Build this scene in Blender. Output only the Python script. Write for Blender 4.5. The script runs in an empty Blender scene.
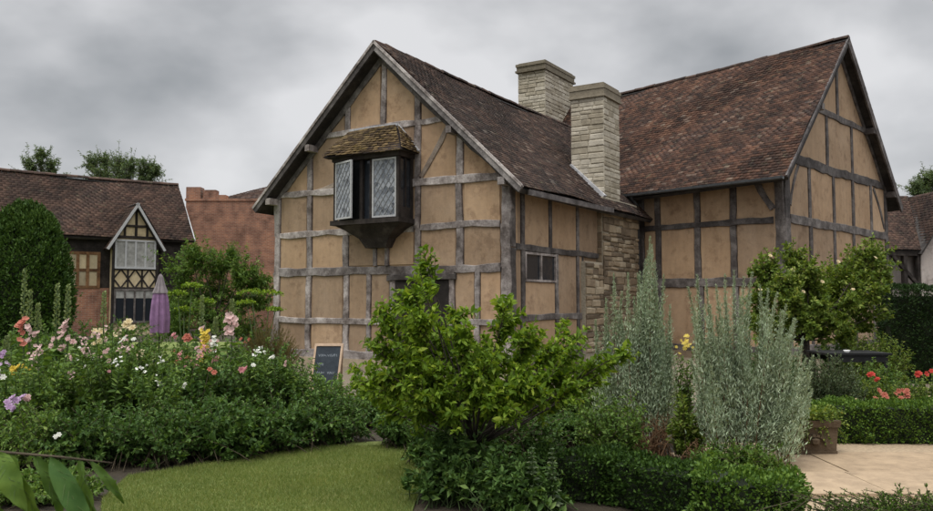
import bpy, math, random
import numpy as np
from mathutils import Vector

random.seed(11)
rng = np.random.default_rng(11)
scene = bpy.context.scene
COL = scene.collection
R = math.radians

# ------------------------------------------------------------------ camera
EYE = 1.6
FPX = 780.0                      # focal length in photograph pixels (933 wide)
PITCH = math.atan((300 - 255.5) / FPX)
cam_data = bpy.data.cameras.new("camera")
cam_data.sensor_width = 36.0
cam_data.lens = FPX / 933.0 * 36.0
cam_data.clip_start = 0.05
cam_data.clip_end = 2000
cam = bpy.data.objects.new("camera", cam_data)
COL.objects.link(cam)
cam.location = (0, 0, EYE)
cam.rotation_euler = (math.pi / 2 + PITCH, 0, 0)
cam_data.dof.use_dof = True
cam_data.dof.focus_distance = 16.0
cam_data.dof.aperture_fstop = 9.0
scene.camera = cam

# ------------------------------------------------------------------ overcast sky
SUN_EL, SUN_AZ = R(66), R(215)   # azimuth clockwise from +Y
world = bpy.data.worlds.new("World")
scene.world = world
world.use_nodes = True
wn = world.node_tree
wn.nodes.clear()


def wnode(t, **kw):
    n = wn.nodes.new(t)
    for k, v in kw.items():
        setattr(n, k, v)
    return n


w_out = wnode('ShaderNodeOutputWorld')
w_bg = wnode('ShaderNodeBackground')
w_bg.inputs['Strength'].default_value = 0.1
w_sky = wnode('ShaderNodeTexSky', sky_type='NISHITA', sun_disc=False, sun_elevation=SUN_EL, sun_rotation=SUN_AZ)
w_tc = wnode('ShaderNodeTexCoord')
w_map = wnode('ShaderNodeMapping')
w_map.inputs['Scale'].default_value = (1.0, 1.0, 1.8)
w_map.inputs['Location'].default_value = (3.35, 0.4, 1.55)
w_noise = wnode('ShaderNodeTexNoise')
w_noise.inputs['Scale'].default_value = 2.7
w_noise.inputs['Detail'].default_value = 5.0
w_noise.inputs['Roughness'].default_value = 0.47
w_noise.inputs['Distortion'].default_value = 0.1
w_ramp = wnode('ShaderNodeValToRGB')
w_ramp.color_ramp.elements[0].position = 0.37
w_ramp.color_ramp.elements[0].color = (0.245, 0.255, 0.265, 1)
w_ramp.color_ramp.elements[1].position = 0.63
w_ramp.color_ramp.elements[1].color = (0.58, 0.58, 0.588, 1)
e = w_ramp.color_ramp.elements.new(0.5)
e.color = (0.40, 0.405, 0.415, 1)
w_sep = wnode('ShaderNodeSeparateXYZ')
w_grad = wnode('ShaderNodeMapRange')           # an overcast sky is brighter towards the zenith
w_grad.inputs['From Min'].default_value = 0.37
w_grad.inputs['From Max'].default_value = 1.0
w_grad.inputs['To Min'].default_value = 10.0
w_grad.inputs['To Max'].default_value = 50.0
w_mul = wnode('ShaderNodeVectorMath', operation='SCALE')
w_mix = wnode('ShaderNodeMix', data_type='RGBA')
w_mix.inputs['Factor'].default_value = 0.94
L = wn.links.new
L(w_tc.outputs['Generated'], w_map.inputs['Vector'])
L(w_map.outputs['Vector'], w_noise.inputs['Vector'])
L(w_noise.outputs['Fac'], w_ramp.inputs['Fac'])
L(w_tc.outputs['Generated'], w_sep.inputs['Vector'])
L(w_sep.outputs['Z'], w_grad.inputs['Value'])
L(w_ramp.outputs['Color'], w_mul.inputs[0])
L(w_grad.outputs['Result'], w_mul.inputs['Scale'])
L(w_sky.outputs['Color'], w_mix.inputs['A'])
L(w_mul.outputs['Vector'], w_mix.inputs['B'])
L(w_mix.outputs['Result'], w_bg.inputs['Color'])
L(w_bg.outputs['Background'], w_out.inputs['Surface'])

sun_data = bpy.data.lights.new("sun", 'SUN')
sun_data.energy = 1.5
sun_data.angle = R(25)
sun_data.color = (1.0, 0.96, 0.9)
sun = bpy.data.objects.new("sun", sun_data)
COL.objects.link(sun)
sdir = Vector((math.sin(SUN_AZ) * math.cos(SUN_EL), math.cos(SUN_AZ) * math.cos(SUN_EL), math.sin(SUN_EL)))
sun.rotation_euler = sdir.to_track_quat('Z', 'Y').to_euler()
sun.location = (0, -5, 30)

scene.view_settings.view_transform = 'Standard'
scene.view_settings.look = 'None'
scene.view_settings.gamma = 1.0
scene.view_settings.exposure = 0.40
scene.cycles.use_denoising = True
scene.cycles.max_bounces = 8
scene.cycles.diffuse_bounces = 3
scene.cycles.transmission_bounces = 3
scene.cycles.transparent_max_bounces = 4

# ------------------------------------------------------------------ pixel rays
CP, SP = math.cos(PITCH), math.sin(PITCH)
EYEV = Vector((0, 0, EYE))


def ray(px, py):
    dx = (px - 466.5) / FPX
    dv = (255.5 - py) / FPX
    return Vector((dx, CP - dv * SP, SP + dv * CP))


def at_y(px, py, Y):
    d = ray(px, py)
    return EYEV + d * (Y / d.y)


def at_z(px, py, z=0.0):
    d = ray(px, py)
    return EYEV + d * ((z - EYE) / d.z)


def gx(px, Y):
    return at_y(px, 300, Y).x


def hz(py, Y):
    return at_y(466.5, py, Y).z


class Frame:
    """A vertical wall plane: origin on the ground, u along the wall, n outwards."""
    def __init__(s, o, u):
        s.o = Vector((o[0], o[1], 0))
        s.u = Vector((u[0], u[1], 0)).normalized()
        s.n = Vector((s.u.y, -s.u.x, 0))

    def pt(s, u, z, d=0.0):
        return s.o + s.u * u + s.n * d + Vector((0, 0, z))

    def pix(s, px, py, d=0.0):
        r = ray(px, py)
        o = s.o + s.n * d
        t = (o - EYEV).dot(s.n) / r.dot(s.n)
        p = EYEV + r * t
        return ((p - o).dot(s.u), p.z)

    def U(s, px, py=250, d=0.0):
        return s.pix(px, py, d)[0]

    def Z(s, px, py, d=0.0):
        return s.pix(px, py, d)[1]


# ------------------------------------------------------------------ objects
ROOT = {}
STUFF_PARTS = {'foliage', 'stem', 'twig', 'crown', 'bud', 'leaf', 'blade', 'plume', 'flower_head'}


def thing(name, label, cat, loc=(0, 0, 0), group=None):
    o = bpy.data.objects.new(name, None)
    o.empty_display_size = 0.2
    COL.objects.link(o)
    o.location = loc
    o['label'] = label
    o['category'] = cat
    if group:
        o['group'] = group
    ROOT[o.name] = Vector(loc)
    return o


def tag(o, label=None, cat=None, group=None, kind=None):
    if label: o['label'] = label
    if cat: o['category'] = cat
    if group: o['group'] = group
    if kind: o['kind'] = kind
    return o


def link(name, me, mat, parent):
    o = bpy.data.objects.new(name, me)
    COL.objects.link(o)
    if mat is not None and not me.materials:
        me.materials.append(mat)
    if parent is not None:
        o.parent = parent
        ROOT[o.name] = ROOT[parent.name]
    else:
        ROOT[o.name] = Vector((0, 0, 0))
    return o


def np_mesh(name, V, F, mat, parent=None, smooth=False):
    """V (n,3) world positions, F (m,k) faces, all with k corners."""
    V = np.asarray(V, dtype=np.float32)
    if parent is not None:
        V = V - np.array(ROOT[parent.name], dtype=np.float32)
    F = np.asarray(F, dtype=np.int32)
    k = F.shape[1]
    me = bpy.data.meshes.new(name)
    me.vertices.add(len(V))
    me.vertices.foreach_set('co', V.ravel())
    me.loops.add(F.size)
    me.loops.foreach_set('vertex_index', F.ravel())
    me.polygons.add(len(F))
    me.polygons.foreach_set('loop_start', np.arange(0, F.size, k, dtype=np.int32))
    if smooth:
        me.polygons.foreach_set('use_smooth', np.ones(len(F), dtype=bool))
    me.update(calc_edges=True)
    o = link(name, me, mat, parent)
    if parent is not None and name in STUFF_PARTS:
        o['kind'] = 'stuff'
    return o


class MB:
    def __init__(s):
        s.v = []
        s.f = []

    def add(s, vs, fs):
        b = len(s.v)
        s.v += [tuple(v) for v in vs]
        s.f += [tuple(i + b for i in f) for f in fs]
        return s

    def hexa(s, c):
        return s.add(c, [(0, 3, 2, 1), (4, 5, 6, 7), (0, 1, 5, 4), (1, 2, 6, 5), (2, 3, 7, 6), (3, 0, 4, 7)])

    def fbox(s, F, u0, u1, z0, z1, d0, d1):
        """box in a wall frame"""
        c = [F.pt(u0, z0, d1), F.pt(u1, z0, d1), F.pt(u1, z0, d0), F.pt(u0, z0, d0),
             F.pt(u0, z1, d1), F.pt(u1, z1, d1), F.pt(u1, z1, d0), F.pt(u0, z1, d0)]
        return s.hexa(c)

    def box(s, x0, x1, y0, y1, z0, z1):
        return s.hexa([(x0, y0, z0), (x1, y0, z0), (x1, y1, z0), (x0, y1, z0),
                       (x0, y0, z1), (x1, y0, z1), (x1, y1, z1), (x0, y1, z1)])

    def prism(s, pts, ext):
        """front polygon pts (3D, ccw seen from outside), extruded by vector ext"""
        n = len(pts)
        b = [Vector(p) + ext for p in pts]
        fs = [tuple(range(n)), tuple(range(2 * n - 1, n - 1, -1))]
        for i in range(n):
            j = (i + 1) % n
            fs.append((i, i + n, j + n, j))
        return s.add(list(pts) + b, fs)

    def bar(s, a, b, w, h, up=(0, 0, 1)):
        a = Vector(a); b = Vector(b)
        t = (b - a).normalized()
        up = Vector(up)
        x = t.cross(up)
        if x.length < 1e-4:
            x = t.cross(Vector((1, 0, 0)))
        x.normalize()
        y = x.cross(t)
        x *= w / 2; y *= h / 2
        return s.hexa([a - x - y, a + x - y, b + x - y, b - x - y, a - x + y, a + x + y, b + x + y, b - x + y])

    def tube(s, pts, rad, seg=8, cap=True):
        pts = [Vector(p) for p in pts]
        rings = []
        b0 = len(s.v)
        px = None
        for i, p in enumerate(pts):
            t = (pts[min(i + 1, len(pts) - 1)] - pts[max(i - 1, 0)]).normalized()
            if px is None:
                px = t.orthogonal().normalized()
            px = (px - t * px.dot(t)).normalized()
            py = t.cross(px)
            r = rad[i] if hasattr(rad, '__len__') else rad
            for k in range(seg):
                a = 2 * math.pi * k / seg
                s.v.append(tuple(p + px * (r * math.cos(a)) + py * (r * math.sin(a))))
        for i in range(len(pts) - 1):
            for k in range(seg):
                k2 = (k + 1) % seg
                s.f.append((b0 + i * seg + k, b0 + i * seg + k2, b0 + (i + 1) * seg + k2, b0 + (i + 1) * seg + k))
        if cap:
            s.f.append(tuple(b0 + k for k in range(seg - 1, -1, -1)))
            n = b0 + (len(pts) - 1) * seg
            s.f.append(tuple(n + k for k in range(seg)))
        return s

    def lathe(s, c, prof, seg=24, fold=None):
        """prof: list of (r,z); fold(k, r, z) -> r"""
        b0 = len(s.v)
        for r, z in prof:
            for k in range(seg):
                a = 2 * math.pi * k / seg
                rr = fold(k, r, z) if fold else r
                s.v.append((c[0] + rr * math.cos(a), c[1] + rr * math.sin(a), c[2] + z))
        for i in range(len(prof) - 1):
            for k in range(seg):
                k2 = (k + 1) % seg
                s.f.append((b0 + i * seg + k, b0 + i * seg + k2, b0 + (i + 1) * seg + k2, b0 + (i + 1) * seg + k))
        return s

    def build(s, name, mat, parent=None, smooth=False):
        me = bpy.data.meshes.new(name)
        off = ROOT[parent.name] if parent is not None else Vector((0, 0, 0))
        me.from_pydata([(v[0] - off.x, v[1] - off.y, v[2] - off.z) for v in s.v], [], s.f)
        if smooth:
            me.polygons.foreach_set('use_smooth', [True] * len(me.polygons))
        me.update()
        return link(name, me, mat, parent)


# ------------------------------------------------------------------ materials
class NT:
    def __init__(s, name):
        s.m = bpy.data.materials.new(name)
        s.m.use_nodes = True
        s.t = s.m.node_tree
        s.t.nodes.clear()
        s.out = s.n('ShaderNodeOutputMaterial')
        s.p = s.n('ShaderNodeBsdfPrincipled')
        s.l(s.p.outputs[0], s.out.inputs['Surface'])
        s.p.inputs['Roughness'].default_value = 0.8
        s.p.inputs['Specular IOR Level'].default_value = 0.3

    def n(s, t, **kw):
        x = s.t.nodes.new(t)
        for k, v in kw.items():
            setattr(x, k, v)
        return x

    def l(s, a, b):
        s.t.links.new(a, b)

    def noise(s, scale, detail=4, rough=0.55, stretch=None, co='Object'):
        tc = s.n('ShaderNodeTexCoord')
        mp = s.n('ShaderNodeMapping')
        if stretch:
            mp.inputs['Scale'].default_value = stretch
        s.l(tc.outputs[co], mp.inputs['Vector'])
        x = s.n('ShaderNodeTexNoise')
        x.inputs['Scale'].default_value = scale
        x.inputs['Detail'].default_value = detail
        x.inputs['Roughness'].default_value = rough
        s.l(mp.outputs['Vector'], x.inputs['Vector'])
        return x.outputs['Fac']

    def ramp(s, fac, stops):
        x = s.n('ShaderNodeValToRGB')
        el = x.color_ramp.elements
        while len(el) < len(stops):
            el.new(0.5)
        for e_, (p_, c_) in zip(el, stops):
            e_.position = p_
            e_.color = (*c_, 1) if len(c_) == 3 else c_
        s.l(fac, x.inputs['Fac'])
        return x.outputs['Color']

    def mix(s, fac, a, b, mode='MIX'):
        x = s.n('ShaderNodeMix', data_type='RGBA', blend_type=mode)
        for sock, v in ((x.inputs['Factor'], fac), (x.inputs['A'], a), (x.inputs['B'], b)):
            if hasattr(v, 'is_linked') or hasattr(v, 'links'):
                s.l(v, sock)
            elif isinstance(v, (tuple, list)):
                sock.default_value = (*v, 1)
            else:
                sock.default_value = v
        return x.outputs['Result']

    def island(s):
        return s.n('ShaderNodeNewGeometry').outputs['Random Per Island']

    def objrand(s):
        return s.n('ShaderNodeObjectInfo').outputs['Random']

    def bump(s, h, strength=0.3, dist=0.01):
        x = s.n('ShaderNodeBump')
        x.inputs['Strength'].default_value = strength
        x.inputs['Distance'].default_value = dist
        s.l(h, x.inputs['Height'])
        s.l(x.outputs['Normal'], s.p.inputs['Normal'])

    def col(s, c):
        if isinstance(c, (tuple, list)):
            s.p.inputs['Base Color'].default_value = (*c, 1)
        else:
            s.l(c, s.p.inputs['Base Color'])
        return s


def m_plaster(name, a, b, c):
    t = NT(name)
    n1 = t.noise(0.9, 5, 0.6)
    base = t.ramp(n1, [(0.3, a), (0.55, b), (0.75, c)])
    n2 = t.noise(7, 6, 0.7)
    stain = t.ramp(n2, [(0.35, (0.78, 0.78, 0.8)), (0.6, (1.04, 1.02, 1.0))])
    colr = t.mix(0.55, base, stain, 'MULTIPLY')
    n4 = t.noise(1.3, 5, 0.65, stretch=(3.5, 3.5, 0.35))
    streak = t.ramp(n4, [(0.40, (0.62, 0.60, 0.58)), (0.56, (1, 1, 1))])
    colr = t.mix(0.25, colr, streak, 'MULTIPLY')
    pv = t.ramp(t.objrand(), [(0.0, (0.74, 0.74, 0.76)), (0.35, (0.92, 0.93, 0.96)), (0.7, (1.04, 1.01, 0.97)), (1.0, (1.20, 1.18, 1.17))])
    colr = t.mix(1.0, colr, pv, 'MULTIPLY')
    n5 = t.noise(2.3, 6, 0.72)
    damp = t.ramp(n5, [(0.36, (0.66, 0.63, 0.62)), (0.47, (1, 1, 1)), (0.62, (1, 1, 1)), (0.72, (1.12, 1.14, 1.18))])
    colr = t.mix(0.8, colr, damp, 'MULTIPLY')
    t.col(colr)
    n3 = t.noise(22, 5, 0.6)
    t.bump(n3, 0.35, 0.012)
    t.p.inputs['Roughness'].default_value = 0.92
    return t.m


def m_timber(name, dark, mid, light, warm=None):
    t = NT(name)
    n1 = t.noise(1.6, 4, 0.6)
    n2 = t.noise(5, 6, 0.75)
    n3 = t.noise(34, 3, 0.6)
    f = t.n('ShaderNodeMath', operation='ADD')
    t.l(n1, f.inputs[0]); t.l(n2, f.inputs[1])
    g = t.n('ShaderNodeMath', operation='MULTIPLY')
    t.l(f.outputs[0], g.inputs[0]); g.inputs[1].default_value = 0.5
    base = t.ramp(g.outputs[0], [(0.40, dark), (0.5, mid), (0.60, light)])
    orr = t.ramp(t.objrand(), [(0.0, (0.60, 0.58, 0.58)), (0.5, (0.95, 0.9, 0.88)), (1.0, (1.35, 1.32, 1.3))])
    base = t.mix(0.8, base, orr, 'MULTIPLY')
    cracks = t.ramp(n3, [(0.36, (0.45, 0.43, 0.42)), (0.46, (1, 1, 1))])
    base = t.mix(0.5, base, cracks, 'MULTIPLY')
    t.col(base)
    t.bump(n3, 0.5, 0.012)
    t.p.inputs['Roughness'].default_value = 0.85
    return t.m


def m_tile(name, stops, lichen=(0.17, 0.155, 0.10), lich=0.58):
    t = NT(name)
    base = t.ramp(t.island(), stops)
    n1 = t.noise(0.8, 4, 0.6)
    patch = t.ramp(n1, [(0.35, (0.62, 0.62, 0.62)), (0.62, (1.25, 1.12, 1.02))])
    n1b = t.noise(1.1, 5, 0.7, stretch=(2.6, 2.6, 0.7))
    strk = t.ramp(n1b, [(0.38, (0.62, 0.62, 0.64)), (0.55, (1.05, 1.05, 1.05)), (0.7, (1.2, 1.17, 1.1))])
    base = t.mix(0.8, base, strk, 'MULTIPLY')
    base = t.mix(0.75, base, patch, 'MULTIPLY')
    n2 = t.noise(6, 5, 0.7)
    lm = t.ramp(n2, [(lich, (0, 0, 0)), (lich + 0.12, (0.75, 0.75, 0.75))])
    base = t.mix(lm, base, lichen)
    t.col(base)
    t.bump(t.noise(40, 4, 0.6), 0.4, 0.006)
    t.p.inputs['Roughness'].default_value = 0.88
    return t.m


def m_stone(name, stops, objvar=True):
    t = NT(name)
    base = t.ramp(t.objrand() if objvar else t.noise(3, 3), stops)
    n1 = t.noise(5, 6, 0.7)
    st = t.ramp(n1, [(0.32, (0.5, 0.48, 0.45)), (0.62, (1.1, 1.08, 1.04))])
    base = t.mix(0.6, base, st, 'MULTIPLY')
    t.col(base)
    t.bump(t.noise(26, 5, 0.65), 0.6, 0.015)
    t.p.inputs['Roughness'].default_value = 0.93
    return t.m


def m_leaf(name, stops, transl=0.30, rough=0.55, spec=0.14):
    t = NT(name)
    base = t.ramp(t.island(), stops)
    n = t.noise(1.4, 2)
    v = t.ramp(n, [(0.3, (0.8, 0.84, 0.8)), (0.7, (1.18, 1.14, 1.05))])
    base = t.mix(0.7, base, v, 'MULTIPLY')
    t.col(base)
    t.p.inputs['Roughness'].default_value = rough
    t.p.inputs['Specular IOR Level'].default_value = spec
    tr = t.n('ShaderNodeBsdfTranslucent')
    tc = t.mix(1.0, base, (1.25, 1.2, 0.55), 'MULTIPLY')
    t.l(tc, tr.inputs['Color'])
    ms = t.n('ShaderNodeMixShader')
    ms.inputs[0].default_value = transl
    t.l(t.p.outputs[0], ms.inputs[1])
    t.l(tr.outputs[0], ms.inputs[2])
    t.l(ms.outputs[0], t.out.inputs['Surface'])
    return t.m


def m_flat(name, c, rough=0.7, var=0.25, scale=12, bump=0.2):
    t = NT(name)
    n = t.noise(scale, 4, 0.6)
    a = tuple(x * (1 - var) for x in c)
    b = tuple(min(1, x * (1 + var)) for x in c)
    t.col(t.ramp(n, [(0.35, a), (0.65, b)]))
    t.p.inputs['Roughness'].default_value = rough
    if bump:
        t.bump(n, bump, 0.01)
    return t.m


def m_glass(name, c=(0.02, 0.024, 0.03), rough=0.12):
    t = NT(name)
    t.col(c)
    t.p.inputs['Roughness'].default_value = rough
    t.p.inputs['Specular IOR Level'].default_value = 0.7
    t.bump(t.noise(6, 2), 0.25, 0.02)
    return t.m


M = {}
M['plaster'] = m_plaster('plaster', (0.33, 0.225, 0.138), (0.39, 0.276, 0.176), (0.445, 0.325, 0.216))
M['plaster_far'] = m_plaster('plaster_far', (0.42, 0.34, 0.20), (0.50, 0.42, 0.27), (0.55, 0.48, 0.34))
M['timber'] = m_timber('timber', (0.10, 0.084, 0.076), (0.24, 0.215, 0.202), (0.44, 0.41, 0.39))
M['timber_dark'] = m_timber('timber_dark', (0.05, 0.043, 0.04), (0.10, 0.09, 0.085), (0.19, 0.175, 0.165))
M['oak'] = m_timber('oak', (0.014, 0.011, 0.009), (0.028, 0.023, 0.020), (0.055, 0.046, 0.040))
M['barge'] = m_timber('barge', (0.075, 0.068, 0.066), (0.14, 0.13, 0.127), (0.25, 0.235, 0.225))
M['soffit'] = m_timber('soffit', (0.02, 0.018, 0.018), (0.035, 0.032, 0.03), (0.06, 0.055, 0.05))
M['tile'] = m_tile('tile', [(0.0, (0.036, 0.026, 0.022)), (0.35, (0.056, 0.038, 0.031)), (0.7, (0.076, 0.049, 0.039)), (0.95, (0.105, 0.070, 0.054)), (1.0, (0.19, 0.155, 0.13))])
M['tile_red'] = m_tile('tile_red', [(0.0, (0.044, 0.029, 0.024)), (0.35, (0.076, 0.045, 0.034)), (0.7, (0.112, 0.060, 0.042)), (0.95, (0.15, 0.085, 0.058)), (1.0, (0.20, 0.155, 0.125))])
M['tile_far'] = m_tile('tile_far', [(0.0, (0.05, 0.034, 0.028)), (0.5, (0.078, 0.050, 0.040)), (1.0, (0.11, 0.070, 0.054))])
M['tile_moss'] = m_tile('tile_moss', [(0.0, (0.06, 0.043, 0.03)), (0.35, (0.105, 0.075, 0.042)), (0.7, (0.15, 0.11, 0.055)), (1.0, (0.24, 0.18, 0.09))], lichen=(0.24, 0.17, 0.055), lich=0.54)
M['timber_pale'] = m_timber('timber_pale', (0.20, 0.16, 0.125), (0.28, 0.235, 0.19), (0.36, 0.31, 0.26))
M['under'] = m_flat('underlay', (0.03, 0.022, 0.02), 0.95)
M['stone_pale'] = m_stone('stone_pale', [(0.0, (0.33, 0.29, 0.22)), (0.5, (0.43, 0.39, 0.31)), (1.0, (0.52, 0.48, 0.40))])
M['stone_cap'] = m_stone('stone_cap', [(0.0, (0.20, 0.175, 0.13)), (1.0, (0.30, 0.26, 0.20))])
M['stone_brown'] = m_stone('stone_brown', [(0.0, (0.12, 0.092, 0.064)), (0.35, (0.22, 0.168, 0.115)), (0.75, (0.32, 0.25, 0.17)), (1.0, (0.42, 0.355, 0.26))])
M['mortar'] = m_flat('mortar', (0.38, 0.335, 0.26), 0.95, 0.2, 20)
M['lead'] = m_flat('lead', (0.42, 0.42, 0.43), 0.6, 0.2, 8)
M['gutter'] = m_flat('gutter', (0.075, 0.08, 0.085), 0.5, 0.2)
M['glass'] = m_glass('glass')
def m_oldglass_sky():
    t = NT('old_glass_sky')
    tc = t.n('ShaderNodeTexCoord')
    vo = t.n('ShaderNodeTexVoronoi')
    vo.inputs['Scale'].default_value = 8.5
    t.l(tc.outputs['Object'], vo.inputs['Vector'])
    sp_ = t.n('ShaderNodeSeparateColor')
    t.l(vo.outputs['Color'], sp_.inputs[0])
    t.col(t.ramp(sp_.outputs[0], [(0.0, (.05, .055, .065)), (.3, (.20, .22, .25)), (.75, (.25, .265, .285)), (1.0, (.36, .375, .40))]))  # pale greys paint the sky's reflection into the base colour, uneven per pane
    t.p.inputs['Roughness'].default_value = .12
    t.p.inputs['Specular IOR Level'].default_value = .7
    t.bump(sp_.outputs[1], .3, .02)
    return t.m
M['glass_sky_tint'] = m_oldglass_sky()
M['lead_dark'] = m_flat('lead_dark', (0.17, 0.175, 0.18), 0.6, 0.2, 30)
M['lattice'] = m_flat('lattice', (0.42, 0.42, 0.42), 0.6, 0.15, 30)
M['iron_and_shade'] = m_flat('iron_and_shade', (0.012, 0.012, 0.013), 0.5)  # black iron; also the painted darkness inside the oriel

# ------------------------------------------------------------------ ground
def m_ground():
    t = NT('ground')
    n = t.noise(3, 6, 0.7)
    t.col(t.ramp(n, [(0.3, (0.030, 0.024, 0.016)), (0.6, (0.055, 0.043, 0.028)), (0.8, (0.05, 0.06, 0.025))]))
    t.bump(t.noise(30, 5, 0.7), 0.8, 0.03)
    return t.m


def m_lawn():
    t = NT('lawn')
    n = t.noise(1.3, 5, 0.7)
    a = t.ramp(n, [(0.3, (0.10, 0.145, 0.035)), (0.55, (0.17, 0.21, 0.055)), (0.75, (0.26, 0.255, 0.10))])
    t.col(a)
    t.bump(t.noise(90, 4, 0.7), 0.9, 0.02)
    t.p.inputs['Roughness'].default_value = 0.95
    return t.m


M['soil'] = m_ground()
M['lawn'] = m_lawn()
g = MB().add([(-400, -30, 0), (400, -30, 0), (400, 700, 0), (-400, 700, 0)], [(0, 1, 2, 3)]).build('ground', M['soil'])
tag(g, kind='structure')
LAWN = [at_z(96, 575), at_z(395, 560), at_z(428, 470), at_z(400, 442), at_z(350, 443), at_z(128, 477), at_z(102, 500)]
g = MB().add([(p.x, p.y, 0.012) for p in LAWN], [tuple(range(len(LAWN)))]).build('lawn', M['lawn'])
tag(g, kind='structure')
# grass beyond the beds, in front of the far houses
g = MB().add([(-40, 11.6, 0.006), (-3.2, 11.6, 0.006), (-6.0, 19.2, 0.006), (-9, 30, 0.006), (-40, 27, 0.006)], [(0, 1, 2, 3, 4)]).build('back_lawn', M['lawn'])
tag(g, kind='structure')
g = MB().add([(-2.6, 13.2, 0.006), (12, 11.0, 0.006), (17.0, 24, 0.006), (6.3, 24, 0.006), (-4.4, 19.6, 0.006)], [(0, 1, 2, 3, 4)]).build('gravel_path', m_flat('gravel', (0.17, 0.14, 0.10), 0.95, 0.3, 40, 0.6))
tag(g, kind='structure')

UP = Vector((0, 0, 1))
# ------------------------------------------------------------------ wall-building helpers
def clip(poly, a, b):
    """keep the part of a (u,z) polygon left of the line a->b"""
    out = []
    def side(p):
        return (b[0] - a[0]) * (p[1] - a[1]) - (b[1] - a[1]) * (p[0] - a[0])
    for i in range(len(poly)):
        p, q = poly[i], poly[(i + 1) % len(poly)]
        sp, sq = side(p), side(q)
        if sp >= 0:
            out.append(p)
        if (sp > 0 > sq) or (sp < 0 < sq):
            k = sp / (sp - sq)
            out.append((p[0] + (q[0] - p[0]) * k, p[1] + (q[1] - p[1]) * k))
    return out


def clip_to(poly, outline):
    for i in range(len(outline)):
        poly = clip(poly, outline[i], outline[(i + 1) % len(outline)])
        if len(poly) < 3:
            return []
    return poly


def area(poly):
    return 0.5 * abs(sum(poly[i][0] * poly[(i + 1) % len(poly)][1] - poly[(i + 1) % len(poly)][0] * poly[i][1] for i in range(len(poly))))


def inset(poly, k):
    cx = sum(p[0] for p in poly) / len(poly)
    cz = sum(p[1] for p in poly) / len(poly)
    out = []
    n = len(poly)
    for i in range(n):
        p0, p, p1 = Vector(poly[i - 1]), Vector(poly[i]), Vector(poly[(i + 1) % n])
        d0, d1 = (p - p0), (p1 - p)
        if d0.length < 1e-6 or d1.length < 1e-6:
            out.append(tuple(p)); continue
        d0.normalize(); d1.normalize()
        n0 = Vector((-d0.y, d0.x)); n1 = Vector((-d1.y, d1.x))
        b = n0 + n1
        l = max(0.4, b.length_squared)
        q = p + b * (2 * k / l)
        out.append((q.x, q.y))
    return out


def panel(F, poly, parent, mat, d=-0.012, name='plaster_panel'):
    if len(poly) < 3 or area(poly) < 0.004:
        return
    k = min(0.018, 0.12 * math.sqrt(area(poly)))
    inn = inset(poly, k)
    inn = [(u + random.uniform(-.010, .010), z + random.uniform(-.010, .010)) for u, z in inn]
    dd = d + random.uniform(-0.004, 0.006)
    n = len(poly)
    mb = MB()
    vs = [F.pt(u, z, dd - 0.03) for u, z in poly] + [F.pt(u, z, dd) for u, z in inn]
    fs = [tuple(range(n, 2 * n))]
    for i in range(n):
        j = (i + 1) % n
        fs.append((i, j, j + n, i + n))
    mb.add(vs, fs)
    return mb.build(name, mat, parent)


def beam(F, p0, p1, w, parent, mat, proud=0.02, name='beam', depth=0.1, wob=1.0, bow=0.0):
    p0 = Vector(p0); p1 = Vector(p1)
    ln = (p1 - p0).length
    if ln < 0.05:
        return
    t = (p1 - p0) / ln
    s = Vector((-t.y, t.x))
    k = max(2, int(ln / 0.3))
    vs, fs = [], []
    c = 0.012
    drift = 0.0
    for i in range(k + 1):
        x = i / k
        drift = drift * 0.75 + random.gauss(0, 0.010) * wob
        q = p0 + t * (ln * x) + s * (drift + bow * 4 * x * (1 - x))
        hw = w / 2 * .84 * (1 + random.gauss(0, 0.10) * wob)
        pr = proud + random.gauss(0, 0.003) * wob
        for (a, b) in ((-hw, -depth), (-hw, pr - c), (-hw + c, pr), (hw - c, pr), (hw, pr - c), (hw, -depth)):
            p = q + s * a
            vs.append(F.pt(p.x, p.y, b))
    for i in range(k):
        for j in range(5):
            a = i * 6 + j
            fs.append((a, a + 1, a + 7, a + 6))
    fs.append(tuple(range(5, -1, -1)))
    fs.append(tuple(k * 6 + j for j in range(6)))
    return MB().add(vs, fs).build(name, mat, parent)


def top_at(outline, u):
    """highest z of the outline at u"""
    zs = []
    n = len(outline)
    for i in range(n):
        a, b = outline[i], outline[(i + 1) % n]
        if (a[0] - u) * (b[0] - u) <= 0 and abs(a[0] - b[0]) > 1e-6:
            k = (u - a[0]) / (b[0] - a[0])
            zs.append(a[1] + (b[1] - a[1]) * k)
    return max(zs) if zs else None


def facade(F, parent, outline, zones, rails, mat_t, mat_p, holes=()):
    """zones: (zlo, zhi, [(u, w), ...]) between rails; rails: (z, w, u0, u1)"""
    for zi, (zlo, zhi, posts) in enumerate(zones):
        for (u, w) in posts:
            zt = top_at(outline, u)
            if zt is None:
                continue
            zt = min(zhi, zt)
            if zt > zlo + 0.1:
                beam(F, (u, zlo), (u + random.uniform(-.015, .015), zt), w, parent, mat_t, 0.018 + random.uniform(-.002, .002), 'post')
        for i in range(len(posts) - 1):
            if (zi, i) in holes:
                continue
            a = posts[i][0] + posts[i][1] / 2 - 0.004
            b = posts[i + 1][0] - posts[i + 1][1] / 2 + 0.004
            if b - a < 0.05:
                continue
            q = clip_to([(a, zlo), (b, zlo), (b, zhi), (a, zhi)], outline)
            panel(F, q, parent, mat_p)
    for (z, w, u0, u1, *dz) in rails:
        beam(F, (u0, z), (u1, z + (dz[0] if dz else 0)), w, parent, mat_t, 0.026 + random.uniform(-.002, .002), 'rail')


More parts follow.
